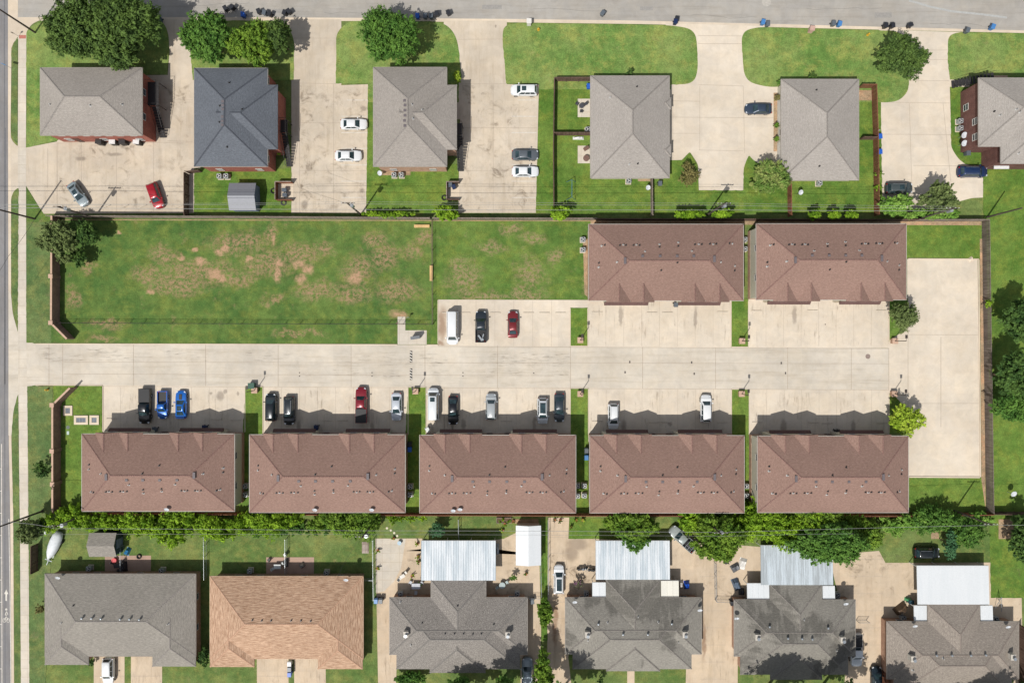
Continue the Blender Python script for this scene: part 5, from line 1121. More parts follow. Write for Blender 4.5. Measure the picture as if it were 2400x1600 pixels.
wire('middle overhead wire along the north fence', [(-900,478),(134,480),(817,478),(1700,481),(2232,489)], 9.4, .022)
wire('upper thin overhead wire along the north fence', [(-900,474),(134,479),(817,473),(1700,476),(2240,484)], 9.6, .016)
wire('lower overhead wire above the south yards', [(130,1238),(850,1243),(1692,1247),(2332,1230),(3200,1232)], 9, .026)
wire('upper overhead wire above the south yards', [(95,1252),(850,1252),(1692,1256),(2000,1250)], 8.2, .018)
wire('wire between the avenue pole and the boat yard pole', [(-40,1220),(60,1226),(128,1238)], 9.4, .03)
wire('service wire dropping to the slate roofed house lot', [(817,478),(700,440),(690,416)], 8, .016, blk)
wire('service wire crossing the avenue beside the field corner', [(-60,720),(20,600),(82,512)], 9, .025, blk)
wire('service wire from the transformer pole down to the tan orange house', [(850,1246),(800,1330),(790,1356)], 5, .018, blk)
lamp_g = plain('lamp_bronze', C(74, 66, 60), .5, .3)
def lamp(px, py, label):
    g = G(px, py); T = thing('street_lamp', label, 'street lamp', (g.x, g.y, .07), 0, 'lamps on brick bases along the entry road')
    m = MB(); m.box(-.42, -.42, 0, .42, .42, .7); m.box(-.5, -.5, .7, .5, .5, .8, 1); m.build('brick_base', [br_tan, cope], T)
    MB().tube([(0,0,.8), (0,0,4.1)], .065, 8).build('pole', lamp_g, T); MB().tube([(0,0,4.05), (.0,.55,4.15)], .04, 6).build('arm', lamp_g, T); m = MB(); m.cbox((0, .75, 4.15), (.34, .6, .14)); m.build('lamp_head', lamp_g, T)
for x, y, l in ((1359,797,'lamp on the grass island south of the side field parking'),(1736,799,'lamp on the grass island between the north townhouse lots'),(2092,799,'lamp at the tip of the north tree island'),(1359,922,'lamp on the grass island left of the white suv by the doors'),(1735,922,'lamp on the grass island right of the long hooded white car'),(2091,922,'lamp at the top of the south tree island'),(975,916,'lamp base between the silver white sedan and the tall white van'),(600,914,'lamp base beside the green transformer box')): lamp(x, y, l)
m = MB(); g = G(593, 903); m.box(g.x-.5, g.y-.45, 0, g.x+.5, g.y+.45, .9); m.box(g.x-.55, g.y-.5, .9, g.x+.55, g.y+.5, .97); m.solo('transformer_box', plain('box_green', C(52, 92, 76), .6), 'dark green ground transformer box at the road edge', 'transformer box')
# ---------------------------------------------------------------- small things
def ac(px, py, label, s=.85, h=.9, col=(184,188,188)):
    g = G(px, py, .4); T = thing('air_conditioner', label, 'air conditioner', (g.x, g.y, .03), 0, 'outdoor air conditioners')
    MB().box(-s*.62, -s*.62, 0, s*.62, s*.62, .1).build('pad', curbm, T)
    m = MB(); m.prism([(a*s/2, b*s/2) for a, b in ((-.8,-1),(.8,-1),(1,-.8),(1,.8),(.8,1),(-.8,1),(-1,.8),(-1,-.8))], .1, h); m.build('casing', plain('ac_%d' % col[0], C(*col), .5, .2), T)
    f = MB(); f.cyl(0, 0, h, h+.012, s*.40, 18); f.build('fan_well', black_pl, T)
    f = MB()
    for k in range(3): a = 2.1*k; f.cbox((math.cos(a)*s*.18, math.sin(a)*s*.18, h+.03), (s*.30, s*.12, .012), a)
    f.cyl(0, 0, h+.01, h+.05, s*.08, 10); f.build('fan', white_pl, T)
for i, (x, y, l) in enumerate(((1366,562,'air conditioner west of the first north townhouse, upper of two'),(1366,586,'air conditioner west of the first north townhouse, lower of two'),(1744,562,'air conditioner between the north townhouses, upper'),(1744,584,'air conditioner between the north townhouses, lower'),
    (577,1138,'air conditioner between the first and second south townhouses, upper'),(577,1158,'air conditioner between the first and second south townhouses, lower'),(962,1139,'air conditioner between the second and third south townhouses, upper'),(962,1158,'air conditioner between the second and third south townhouses, lower'),
    (1353,1137,'upper air conditioner tucked beside the third south townhouse eave'),(1353,1161,'lower air conditioner tucked beside the third south townhouse eave'),(1369,1137,'upper air conditioner in the grass gap left of the fourth south townhouse'),(1369,1160,'lower air conditioner in the grass gap left of the fourth south townhouse'),
    (1748,1138,'upper air conditioner between the fourth and fifth south townhouses'),(1748,1160,'lower air conditioner between the fourth and fifth south townhouses'),(516,414,'smaller round topped condenser south of the slate roofed house'),(532,414,'square condenser south of the slate roofed house'),
    (924,411,'condenser in the leaf litter south of the taupe roofed house, left'),(941,411,'condenser in the leaf litter south of the taupe roofed house, right'),(1473,425,'condenser south of the left duplex'),(1919,430,'condenser south of the right duplex'),(1377,305,'condenser at the upper back yard of the left duplex'),(2248,285,'condenser west of the dark brick house, upper'),(2248,302,'condenser west of the dark brick house, lower'),
    (211,1330,'condenser in the shade left of the corner house patio'),(381,1335,'condenser in the shade right of the corner house patio'),(587,1336,'condenser in the shade left of the tan roofed house patio'),(766,1340,'condenser in the shade right of the tan roofed house patio'),(939,1390,'condenser in the shade at the northwest corner of the speckled house'),(1212,1389,'condenser in the shade at the northeast corner of the speckled house'),
    (1374,1389,'condenser in the shade beside the small white awning of the overhung patio'),(1961,1392,'condenser in the shade right of the rust patio house awning'),(2331,1448,'condenser in the shade right of the warm grey house awning'),(2115,1446,'condenser in the shade left of the warm grey house awning'))):
    ac(x, y, l, .8 if y < 1000 else .78)
for i, x in enumerate((236, 268, 291, 324)):
    g = G(x, 335, .6); T = thing('utility_cabinet', 'dark upright cabinet against the brick house, %s of four' % ('first','second','third','last')[i], 'cabinet', (g.x, g.y, .02), .1*(i % 3-1), 'dark cabinets south of the brick house')
    MB().box(-.5, -.35, .1, .5, .35, 1.3).build('body', black_pl, T); MB().box(-.54, -.4, 1.3, .54, .4, 1.36).build('top', white_pl if i in (1, 3) else dark_metal, T); MB().box(-.5, -.35, 0, .5, .35, .1).build('plinth', dark_metal, T)
BC = {'blue': (36,98,196), 'black': (44,46,52), 'grey': (96,104,112), 'sky': (74,132,192), 'navy': (26,44,84), 'white': (226,228,226), 'teal': (40,72,86)}
def bin_(px, py, col, label, rz=0, tip=False, s=1.):
    g = G(px, py, .6); T = thing('wheelie_bin', label, 'bin', (g.x, g.y, .02 if not tip else .32), math.radians(rz), 'wheeled rubbish bins')
    if tip: T.rotation_euler = (math.radians(90), 0, math.radians(rz))
    T.scale = (s, s, s); mt = plain('bin_'+col, C(*BC[col]), .45, 0, .08, 5)
    m = MB(); m.add([(-.24,-.26,.08),(.24,-.26,.08),(.24,.26,.08),(-.24,.26,.08),(-.31,-.36,1.0),(.31,-.36,1.0),(.31,.36,1.0),(-.31,.36,1.0)], [(0,3,2,1),(0,1,5,4),(1,2,6,5),(2,3,7,6),(3,0,4,7),(4,5,6,7)]); m.build('body', mt, T)
    m = MB(); m.add([(-.34,-.42,1.0),(.34,-.42,1.0),(.34,.4,1.0),(-.34,.4,1.0),(-.3,-.34,1.09),(.3,-.34,1.09),(.3,.34,1.12),(-.3,.34,1.12)], [(0,3,2,1),(0,1,5,4),(1,2,6,5),(2,3,7,6),(3,0,4,7),(4,5,6,7)]); m.build('lid', mt, T)
    MB().tube([(-.3,.46,.95), (.3,.46,.95)], .025, 6).build('handle', mt, T)
    for x in (-.3, .3): MB().tube([(x-.04,.3,.12), (x+.04,.3,.12)], .12, 10).build('wheel', tyre_m, T)
for a in ((530,22,'black','black bin in the street shade, left of the pair by the round tree',30),(545,19,'black','black bin in the street shade, right of the pair by the round tree',-30),(571,37,'blue','bright blue bin at the kerb right of the shaded pair'),(608,29,'black','small black bin left of the grey one in the street',20),(621,32,'grey','grey bin between two black ones in the street',-15),(633,35,'black','black bin right of the grey one in the street',-20),
    (668,32,'black','black bin alone near the feathery tree, left',-20),(678,29,'black','black bin alone near the feathery tree, right',35),(979,40,'blue','bright blue bin first of the row at the taupe house kerb'),(997,40,'grey','grey bin next to the bright blue one at the kerb'),(1011,40,'grey','second grey bin in the kerb row'),(1024,34,'black','black bin ending the kerb row',5),(1051,32,'black','lone black bin right of the kerb row',20),(1412,33,'grey','tilted grey bin alone in the open street',-35),(1585,47,'black','black bin on the kerb at the middle front lawn',-8),(1582,53,'navy','navy bin touching the black one on the middle kerb',-8),
    (1787,54,'sky','light blue bin at the right front lawn kerb',-10),(1798,58,'grey','grey bin overlapping the light blue one'),(1952,57,'grey','grey bin left of a light blue bin on the right lawn kerb'),(1966,58,'sky','light blue bin right of a grey bin on the right lawn kerb',-12),(2074,62,'black','black bin with a shiny lid, left of a pair near the leaning tree'),(2090,62,'black','black bin, right of the pair near the leaning tree',5),(2131,61,'black','black bin set askew in the drive mouth',-70),(2265,73,'grey','grey speckled bin on the far right kerb',-20),(2324,65,'sky','lone blue bin on the far right kerb',-20),
    (334,22,'navy','dark blue bin in the shade of the very large tree',20),(375,47,'teal','dark teal bin at the drive mouth by the very large tree'),(1379,204,'blue','bright blue bin in the fenced yard of the left duplex'),(2060,321,'blue','blue bin by the double slat fence, upper',5),(2060,357,'blue','blue bin by the double slat fence, lower',5),(1546,431,'grey','grey open bin at the dirt spot by the duplex fence'),(961,1052,'blue','deep blue bin in the shade between townhouses'),(961,1040,'black','dark bin above the deep blue one between townhouses'),(1374,1071,'sky','sky blue bin beside the fourth south townhouse'),(1374,1055,'grey','grey bin above the sky blue one'),
    (1583,714,'grey','grey bin in front of the first north townhouse'),(680,1552,'white','white lidded bin in front of the tan orange house, top of three'),(680,1565,'grey','grey bin in front of the tan orange house, middle of three'),(680,1577,'blue','blue bin in front of the tan orange house, lowest of three'),(742,1001,'navy','navy bin in the shade by a garage of the second south townhouse'),(481,1001,'navy','navy bin in the shade by a garage of the first south townhouse'),(364,1006,'grey','grey bin in the shade left of the first townhouse porch gap'),(1763,1032,'black','black bin at the wall corner of the fifth south townhouse'),(1003,1006,'white','white bag topped bin near the third south townhouse corner',30),(1961,1011,'black','black bin in the gap between porches of the fifth south townhouse'),
    (2266,360,'grey','dark glossy bin south of the dark brick house'),(882,1406,'sky','pale blue bin left of the pair at the speckled house corner'),(893,1406,'grey','grey bin right of the pair at the speckled house corner'),(1247,1407,'grey','grey bin right of the speckled house',10),(1715,1411,'black','black bin left at the rust patio house corner'),(1727,1416,'sky','pale blue bin right at the rust patio house corner'),(2133,1408,'teal','green bin in the shade beside the white patio roof',90)):
    bin_(a[0], a[1], a[2], a[3], a[4] if len(a) > 4 else 0, s=1.05)
def boxthing(name, px, py, d, col, label, cat, rz=0, z0=.03, extra=None, group=None, rough=.7):
    g = G(px, py, z0+d[2]); T = thing(name, label, cat, (g.x, g.y, z0), math.radians(rz), group); mt = plain('c_%d_%d_%d' % col, C(*col), rough)
    return T, mt
for px, py, lab, col in ((1240,49,'white painted brick mailbox pillar at the long front lawn',(232,228,220)),(1905,66,'pink brick mailbox pillar at the right front lawn',(206,170,154))):
    T, mt = boxthing('mailbox', px, py, (.7,.7,1.3), col, lab, 'mailbox', -8 if px > 1500 else 0)
    MB().box(-.34,-.34,0,.34,.34,1.2).build('pillar', mt, T); MB().box(-.42,-.42,1.2,.42,.42,1.3).build('cap', mt, T); MB().box(-.16,.33,.8,.16,.37,1.05).build('mail_door', dark_metal, T)
T, mt = boxthing('mailbox_cluster', 973, 791, (1.2,.5,1.5), (120,124,128), 'grey cluster mailbox on the small pad by the entry road', 'mailbox', 8)
MB().box(-.75,-.22,.3,.75,.22,1.55).build('cabinet', mt, T); MB().box(-.8,-.27,1.55,.8,.27,1.6).build('roof', mt, T); MB().box(-.1,-.1,0,.1,.1,.3).build('pedestal', dark_metal, T)
for k in range(4): MB().box(-.7+.36*k,-.25,.4,-.4+.36*k,-.22,1.5).build('mail_door', galv, T)
for px, py, rz, lab in ((988.5,530,0,'new timber bench lying along the north fence of the field'),(1010.5,640,90,'new timber bench against the rusty divider fence')):
    T, mt = boxthing('timber_bench', px, py, (2.7,.5,.45), (226,190,136), lab, 'bench', rz); m = MB()
    for k in range(3): m.box(-1.35,-.25+.175*k,.4,1.35,-.09+.175*k,.45)
    m.build('seat', wd_new, T)
    for x in (-1.15, 1.15): MB().box(x-.06,-.22,0,x+.06,.22,.4).build('leg', wd_new, T)
for px, py, w, d, lab in ((158.5,962,1.6,1.75,'square concrete utility vault nearest the brick wall'),(189.5,984,2.45,1.6,'wide concrete utility vault, middle of three'),(220.5,984,1.65,1.65,'small concrete utility vault, right of the wide one')):
    g = G(px, py, .25); T = thing('utility_vault', lab, 'utility vault', (g.x, g.y, .03)); m = MB()
    m.box(-w/2,-d/2,0,w/2,-d/2+.4,.22); m.box(-w/2,d/2-.4,0,w/2,d/2,.22); m.box(-w/2,-d/2+.4,0,-w/2+.38,d/2-.4,.22); m.box(w/2-.38,-d/2+.4,0,w/2,d/2-.4,.22); m.build('frame', curbm, T)
    MB().box(-w/2+.38,-d/2+.4,0,w/2-.38,d/2-.4,.17).build('hatch', plain('hatch_steel', C(104, 110, 118), .5, .4), T)
    k = MB()
    for i in range(4): k.box(-w/2+.42+(w-.9)*i/3,-d/2+.45,.17,-w/2+.46+(w-.9)*i/3,d/2-.45,.19)
    k.build('hatch_rib', galv, T)
for px, py, col, lab in ((160,1001,(110,120,112),'small grey green round utility lid on the grass'),(160,1014,(198,216,210),'small pale square utility lid on the grass')):
    g = G(px, py); m = MB(); (m.cyl(g.x, g.y, 0, .1, .32, 14) if px == 160 and py < 1010 else m.box(g.x-.2, g.y-.3, 0, g.x+.2, g.y+.3, .1)); m.cyl(g.x, g.y, .1, .12, .12, 8); m.solo('ground_box', plain('lid_%d' % col[0], C(*col), .6), lab, 'utility lid')
# wheel stops
ws = plain('wheel_stop_concrete', C(206, 194, 176), .9, 0, .12)
def wheelstop(px, py, L, label, grp):
    g = G(px, py); m = MB(); h = L/2; m.add([(g.x-h,g.y-.09,.02),(g.x+h,g.y-.09,.02),(g.x+h,g.y+.09,.02),(g.x-h,g.y+.09,.02),(g.x-h+.04,g.y-.05,.13),(g.x+h-.04,g.y-.05,.13),(g.x+h-.04,g.y+.05,.13),(g.x-h+.04,g.y+.05,.13)], [(4,5,6,7),(0,1,5,4),(1,2,6,5),(2,3,7,6),(3,0,4,7)])
    m.solo('wheel_stop', ws, label, 'wheel stop', grp)
def ordn(i): return ('first','second','third','fourth','fifth','sixth','seventh','eighth','ninth','tenth','eleventh','twelfth','thirteenth','fourteenth','fifteenth','sixteenth')[i]
for i, x in enumerate((1048, 1090, 1161, 1239, 1276, 1314)): wheelstop(x, 732.5, 1.85, 'concrete wheel stop, %s from the left behind the white van, pickup and maroon car' % ordn(i), 'wheel stops of the side field parking')
for i, (x, y) in enumerate(((1400,731),(1528,732),(1564,732),(1693,730.5),(1773,728),(1904,727),(2065,727.5))): wheelstop(x, y, 1.85, 'concrete wheel stop, %s from the left in the north townhouse lots' % ordn(i), 'wheel stops of the north lots')
for i, (x, y) in enumerate(((262,980.5),(507,982),(553,984),(768,984.5),(803,984.5),(1186,986),(1400,986.5),(1532,989),(1562,989),(1694,989),(1775,988.5),(1906,989.5),(1939,991),(2067,991))): wheelstop(x, y, 1.85, 'concrete wheel stop, %s from the left in the south townhouse lots' % ordn(i), 'wheel stops of the south lots')
for i, (x0, y0, x1, y1) in enumerate(((241,488,258,481),(284,488,302,480),(326,488,344,480),(412,488,430,480))):
    g = G((x0+x1)/2, (y0+y1)/2); m = MB(); m.cbox((g.x, g.y, .08), (1.5, .14, .12), math.atan2(y0-y1, x1-x0)); m.cbox((g.x, g.y, .15), (1.44, .08, .02), math.atan2(y0-y1, x1-x0)); m.solo('wheel_stop', ws, 'slanted wheel stop, %s from the left in the stained lot' % ordn(i), 'wheel stop', 'wheel stops of the stained lot')
# speed bumps with chevrons
for px, py, lab in ((963.5,835.5,'black and white striped speed bump, nearer the field side'),(963.5,876.5,'black and white striped speed bump, nearer the parked cars')):
    g = G(px, py); T = thing('speed_bump', lab, 'speed bump', (g.x, g.y, .02), 0, 'striped speed bumps'); m = MB()
    m.add([(-.22,-1.0,0),(.22,-1.0,0),(.22,1.0,0),(-.22,1.0,0),(-.08,-.98,.07),(.08,-.98,.07),(.08,.98,.07),(-.08,.98,.07)], [(4,5,6,7),(0,1,5,4),(1,2,6,5),(2,3,7,6),(3,0,4,7)]); m.build('hump', plain('rubber_black', C(58, 54, 52), .8), T)
    for k in range(4):
        y = -.8+.5*k; s = MB(); s.add([(-.2,y,.03),(-.08,y-.03,.083),(-.08,y+.19,.083),(-.2,y+.22,.03)], [(0,1,2,3)]); s.add([(-.08,y-.03,.083),(.08,y-.12,.083),(.08,y+.10,.083),(-.08,y+.19,.083)], [(0,1,2,3)]); s.add([(.08,y-.12,.083),(.2,y-.17,.03),(.2,y+.05,.03),(.08,y+.10,.083)], [(0,1,2,3)]); s.build('stripe', white_p, T)
# covers and drains in the paving
g = G(2034, 835); m = MB(); m.cyl(g.x, g.y, .01, .03, .43, 24); m.solo('manhole_cover', plain('iron', C(150, 132, 122), .8), 'round brown manhole cover in the pale court', 'manhole cover')
g = G(1796, 5); m = MB(); m.cyl(g.x, g.y, .0, .016, .8, 20); m.cyl(g.x, g.y, .016, .03, .33, 20); m.solo('manhole_cover', plain('pale_ring', C(190, 184, 174), .8), 'pale ringed manhole cover in the street at the top edge', 'manhole cover')
dr = plain('drain_iron', C(92, 84, 80), .8)
for i, (x, y) in enumerate(((1476,848),(1465,872),(1621,849),(1627,875.5),(1831,850.5),(1841,874))):
    g = G(x, y); m = MB(); m.box(g.x-.12, g.y-.2, .01, g.x+.12, g.y+.2, .03); m.box(g.x-.09, g.y-.02, .03, g.x+.09, g.y+.02, .04); m.solo('valve_cover', dr, 'small dark valve cover in the entry road, %s from the left' % ordn(i), 'valve cover', 'valve covers in the entry road')
for i, (x, y) in enumerate(((702,873),(702,881),(872,873),(872,881),(1085,873),(1085,881),(1251,874),(1934,760))):
    g = G(x, y); m = MB(); m.cyl(g.x, g.y, .01, .035, .11, 10); m.cyl(g.x, g.y, .035, .045, .05, 8); m.solo('valve_cover', dr, 'tiny round valve lid in the paving, %s from the left' % ordn(i), 'valve cover', 'tiny valve lids')
# signs, hydrants
def sign(px, py, label, col, h=2.1, w=.5, name='road_sign', rz=0):
    g = G(px, py); T = thing(name, label, 'sign', (g.x, g.y, .02), math.radians(rz)); MB().tube([(0,0,0), (0,0,h)], .03, 6).build('post', galv, T); MB().box(-w/2,-.04,h-.6,w/2,-.025,h).build('panel', plain('sg_%d_%d' % col[:2], C(*col), .5), T)
sign(28,161,'blue sign on the verge by the top of the avenue',(60,150,214),2.2,.9,rz=-20); sign(934,757,'small red post sign at the path into the field',(150,60,60),2.0,.5,rz=50); sign(959,744,'small pale sign post inside the field by the path',(200,214,212),1.6,.5)
sign(2053,309,'small pale sign beside the double slat fence',(190,200,206),1.2,.4); sign(44,86,'slim sign post at the red ramp',(120,110,100),1.8,.35)
def hydrant(px, py, label, col=(214,170,50)):
    g = G(px, py); T = thing('fire_hydrant', label, 'hydrant', (g.x, g.y, .03)); mt = plain('hyd_%d' % col[0], C(*col), .5); m = MB(); m.cyl(0,0,0,.6,.14,12); m.ball((0,0,.6),.16,.9); m.build('barrel', mt, T); MB().tube([(-.26,0,.4), (.26,0,.4)], .07, 8).build('outlet', mt, T); MB().cyl(0,0,0,.05,.22,12).build('flange', mt, T)
hydrant(112,913,'yellow hydrant on the grass near the entry road'); hydrant(1262,71,'yellow hydrant on the long front lawn'); hydrant(2033,83,'yellow hydrant on the right front lawn'); hydrant(2006,1240,'small yellow standpipe by the thicket',(206,190,70))
# dishes
def dish(px, py, z, label, r=.42, rz=0):
    g = G(px, py, z+.5); T = thing('satellite_dish', label, 'satellite dish', (g.x, g.y, z), math.radians(rz), 'satellite dishes')
    MB().tube([(0,0,-.3), (0,0,.35), (0,-.12,.5)], .025, 6).build('mast', galv, T); m = MB(); n = 14; vs = [(0,-.1,.52)]
    for j, (q, dz) in enumerate(((.5,.03),(1,.12))):
        for i in range(n): a = 2*math.pi*i/n; vs.append((math.cos(a)*r*q, -.1-.1*j*0+math.sin(a)*r*q*.72+-.12*j, .52+math.sin(a)*r*q*.6+dz))
    m.add(vs, [(0, 1+i, 1+(i+1) % n) for i in range(n)]+[(1+i, 1+n+i, 1+n+(i+1) % n, 1+(i+1) % n) for i in range(n)]); m.build('reflector', plain('dish_grey', C(206, 210, 214), .5), T); MB().tube([(0,-.1,.4), (0,-.65,.75)], .02, 5).build('feed_arm', galv, T)
for a in ((391,1190,5.6,'dish on the south eave of the first south townhouse'),(738,1191,5.6,'dish on the south eave of the second south townhouse, left'),(871,1191,5.6,'dish on the south eave of the second south townhouse, right'),(1062,1193,5.6,'pair dish on the third south townhouse eave, left'),(1078,1190,5.6,'pair dish on the third south townhouse eave, right'),(1347,1407,3.3,'dish on the northwest roof corner of the weathered house'),(1640,1426,3.4,'dish on the east eave of the weathered house'),(1982,1411,3.3,'dish on the northeast roof corner of the rust patio house'),(2144,1463,3.2,'dish on the north eave of the warm grey house, left'),(2362,1465,3.2,'dish on the north eave of the warm grey house, right'),(811,1355,3.3,'dish on the north eave of the tan orange house'),(136,1350,3.2,'antenna dish on the northwest roof corner of the corner house'),(1726,1445,3.4,'small dark dish on the west slope of the rust patio house')): dish(*a)
def yarddish(px, py, label, r=.5):
    g = G(px, py, 1.6); T = thing('satellite_dish', label, 'satellite dish', (g.x, g.y, .03), 0, 'satellite dishes'); MB().tube([(0,0,0), (0,0,1.5)], .04, 6).build('mast', galv, T); m = MB(); n = 14
    vs = [(0,0,1.5)]+[(math.cos(2*math.pi*i/n)*r, math.sin(2*math.pi*i/n)*r, 1.62+.2*math.sin(2*math.pi*i/n)) for i in range(n)]; m.add(vs, [(0, 1+i, 1+(i+1) % n) for i in range(n)]); m.build('reflector', MC['dish_grey'], T)
yarddish(2260,317,'yard dish by the dark brick house, upper'); yarddish(2260,336,'yard dish by the dark brick house, lower'); yarddish(2376,1157,'white round yard dish on the east lawn',.5); yarddish(1519,440,'yard dish next to the duplex divider fence',.4); yarddish(1877,451,'yard dish in the right duplex back yard',.4); yarddish(890,406,'yard dish by the leaf litter of the taupe roofed house',.4)
# yard furniture
def table(px, py, label, round_=True, w=1.3, col=(150,130,116), chairs=4, rz=0, shade=False):
    g = G(px, py, .7); T = thing('garden_table', label, 'table', (g.x, g.y, .04), math.radians(rz)); mt = plain('tb_%d_%d' % col[:2], C(*col), .6); m = MB()
    if round_: m.cyl(0,0,.68,.73,w/2,18)
    else: m.box(-w/2,-w*.32,.68,w/2,w*.32,.73)
    m.build('tabletop', mt, T)
    for x, y in ((-.3,-.2),(.3,-.2),(.3,.2),(-.3,.2)): MB().box(x-.025,y-.025,0,x+.025,y+.025,.68).build('leg', mt, T)
    for k in range(chairs):
        a = rz*.01+2*math.pi*k/chairs+.5; cx, cy = g.x+math.cos(a)*(w/2+.4), g.y+math.sin(a)*(w/2+.4)
        q = thing('garden_chair', 'chair beside: '+label, 'chair', (cx, cy, .04), a+math.pi/2, 'chairs around: '+label); MB().box(-.24,-.24,.42,.24,.24,.46).build('seat', mt, q); MB().box(-.24,-.27,.46,.24,-.22,.92).build('backrest', mt, q)
        for x in (-.2, .2):
            for y in (-.2, .2): MB().box(x-.02,y-.02,0,x+.02,y+.02,.42).build('leg', mt, q)
table(1363,248,'dark metal table on the upper patio of the left duplex', True, .9, (70,70,76), 3)
table(1374,348,'brown wooden table on the lower patio, nearer the divider fence', False, 1.0, (120,92,78), 0, 30); table(1374,371,'brown round table on the lower patio, farther from the fence', True, 1.1, (124,96,84), 0)
table(975,1373,'pale grey table north of the speckled house', False, 1.5, (196,200,206), 3); table(1177,1371,'grey oval table with white chairs right of the speckled house wing', True, 1.1, (176,190,190), 2)
table(650,1327,'white topped table on the tan roofed house patio', False, 1.2, (210,212,210), 2); table(943,1350,'small white table on the tan slab', False, .9, (232,228,218), 2, 30); table(274,1325,'dark table crowded on the corner house patio', False, 1.1, (60,56,58), 3, 10)
def tyre(px, py, label, r=.4, z=.25):
    g = G(px, py, z); m = MB(); n = 18; k = 8; vs = []
    for i in range(n):
        a = 2*math.pi*i/n
        for j in range(k): b = 2*math.pi*j/k; vs.append((g.x+math.cos(a)*(r+.11*math.cos(b)), g.y+math.sin(a)*(r+.11*math.cos(b)), .03+.12+.12*math.sin(b)))
    m.add(vs, [(i*k+j, ((i+1) % n)*k+j, ((i+1) % n)*k+(j+1) % k, i*k+(j+1) % k) for i in range(n) for j in range(k)]); m.solo('old_tyre', tyre_m, label, 'tyre', smooth=True)
tyre(640,447,'old tyre left of the trash enclosure by the metal shed'); tyre(664,475,'old tyre below the trash enclosure by the metal shed'); tyre(1041,463,'old tyre left of the enclosure near the leafy fence shrub'); tyre(325,1304,'round dark fire ring on the corner house patio',.34)
def enclosure(x0, y0, x1, y1, label, col):
    a, b = G(x0, y1, 1.5), G(x1, y0, 1.5); T = thing('trash_enclosure', label, 'enclosure', ((a.x+b.x)/2, (a.y+b.y)/2, .03)); m = MB(); t = .08
    m.box(a.x, a.y, 0, a.x+t, b.y, 1.5); m.box(a.x+t, b.y-t, 0, b.x, b.y, 1.5); m.box(a.x+t, a.y, 0, b.x, a.y+t, 1.1); m.build('screen_wall', col, T, world=True)
    q = MB(); q.box(a.x-.03, a.y, 1.5, a.x+t+.03, b.y, 1.56); q.box(a.x+t+.03, b.y-t-.03, 1.5, b.x, b.y+.03, 1.56); q.build('cap', wd_grey, T, world=True)
    m = MB(); m.box(a.x+t, a.y+t, 0, b.x-.02, b.y-t, .05); m.build('slab', curbm, T, world=True)
enclosure(644,425,682,467,'wood trash enclosure beside the metal shed', wd_brown); enclosure(1046,425,1076,466,'wood trash enclosure near the leafy fence shrub', wd_dark)
bin_(668,446,'grey','grey bin in the enclosure beside the metal shed',90); bin_(669,458,'grey','lower grey bin in the enclosure beside the metal shed',90); bin_(1056,434,'grey','grey bin in the enclosure near the leafy fence shrub'); bin_(1064,439,'navy','navy bin in the enclosure near the leafy fence shrub',20)
g = G(1340, 443, 1.5); T = thing('swing_set', 'teal metal swing frame on the back lawn of the left duplex', 'swing', (g.x, g.y, .03)); tm = plain('teal_steel', C(96, 150, 170), .4, .4)
MB().tube([(0,-1.5,1.9), (0,1.5,1.9)], .05, 8).build('top_bar', tm, T)
for y in (-1.5, 1.5):
    for x in (-.8, .8): MB().tube([(x, y*1.05, 0), (0, y, 1.9)], .045, 8).build('leg', tm, T)
for y in (-.6, .5): MB().tube([(0,y-.2,1.9), (0,y-.2,.5), (0,y+.2,.5), (0,y+.2,1.9)], .015, 5).build('swing', tm, T)
def pot(px, py, label, k='bright', r=.25, col=(176,110,70)):
    g = G(px, py, .5); T = thing('potted_plant', label, 'potted plant', (g.x, g.y, .03), 0, 'potted plants in the yard of the speckled house'); MB().cyl(0,0,0,.4,r*.8,12,r1=r).build('pot', plain('terracotta_%d' % col[0], C(*col), .8), T)
    V = leaves([(0,0,.6,r*1.3,r*1.3,.3)], 90, .16, seed=int(px)); c = bpy.data.objects.new('leaves', leafmesh('leaves', V, lf[k])); COL.objects.link(c); c.parent = T
for px, py, l, k in ((885,1290,'potted plant at the west edge of the white slab, upper','bright'),(884,1332,'potted plant at the west edge of the white slab, lower','lime'),(922,1262,'potted plant at the north edge of the white slab','lime'),(978,1274,'potted plant by the northwest patio post','lime'),(980,1304,'potted plant halfway along the ribbed patio','bright'),(981,1316,'second potted plant halfway along the ribbed patio','mid'),(965,1350,'yellow green potted plant near the small white table','lime'),(1203,1222,'potted plant on the small lawn right of the bean tree','mid'),(1178,1243,'yellow flowering pot on the small lawn','lime'),(1300,1219,'purple flowering pot at the top of the dirt streaked drive','flower'),(1313,1220,'dark leafed pot right of the purple flowering one','deep'),(1351,1219,'small pot at the fence, left of the pair on the narrow lawn','bright'),(1366,1218,'small pot at the fence, right of the pair on the narrow lawn','lime'),(1339,1235,'leafy pot at the west edge of the narrow lawn','mid'),(1183,1228,'leafy pot beside the raised bed','bright'),(1233,1345,'tall leafy pot near the grass strip fence','mid'),(985,1366,'leafy pot at the pale grey table','deep')): pot(px, py, l, k)
st_m = plain('stepping', C(232, 222, 196), .8)
for i, (x, y) in enumerate(((907,1237),(916,1242),(924,1248),(931,1255))): g = G(x, y); m = MB(); m.cyl(g.x, g.y, .0, .06, .2, 12); m.cyl(g.x, g.y, .06, .065, .12, 10); m.solo('stepping_stone', st_m, 'pale round stepping stone, %s from the fence' % ordn(i), 'stepping stone', 'stepping stones north of the white slab')
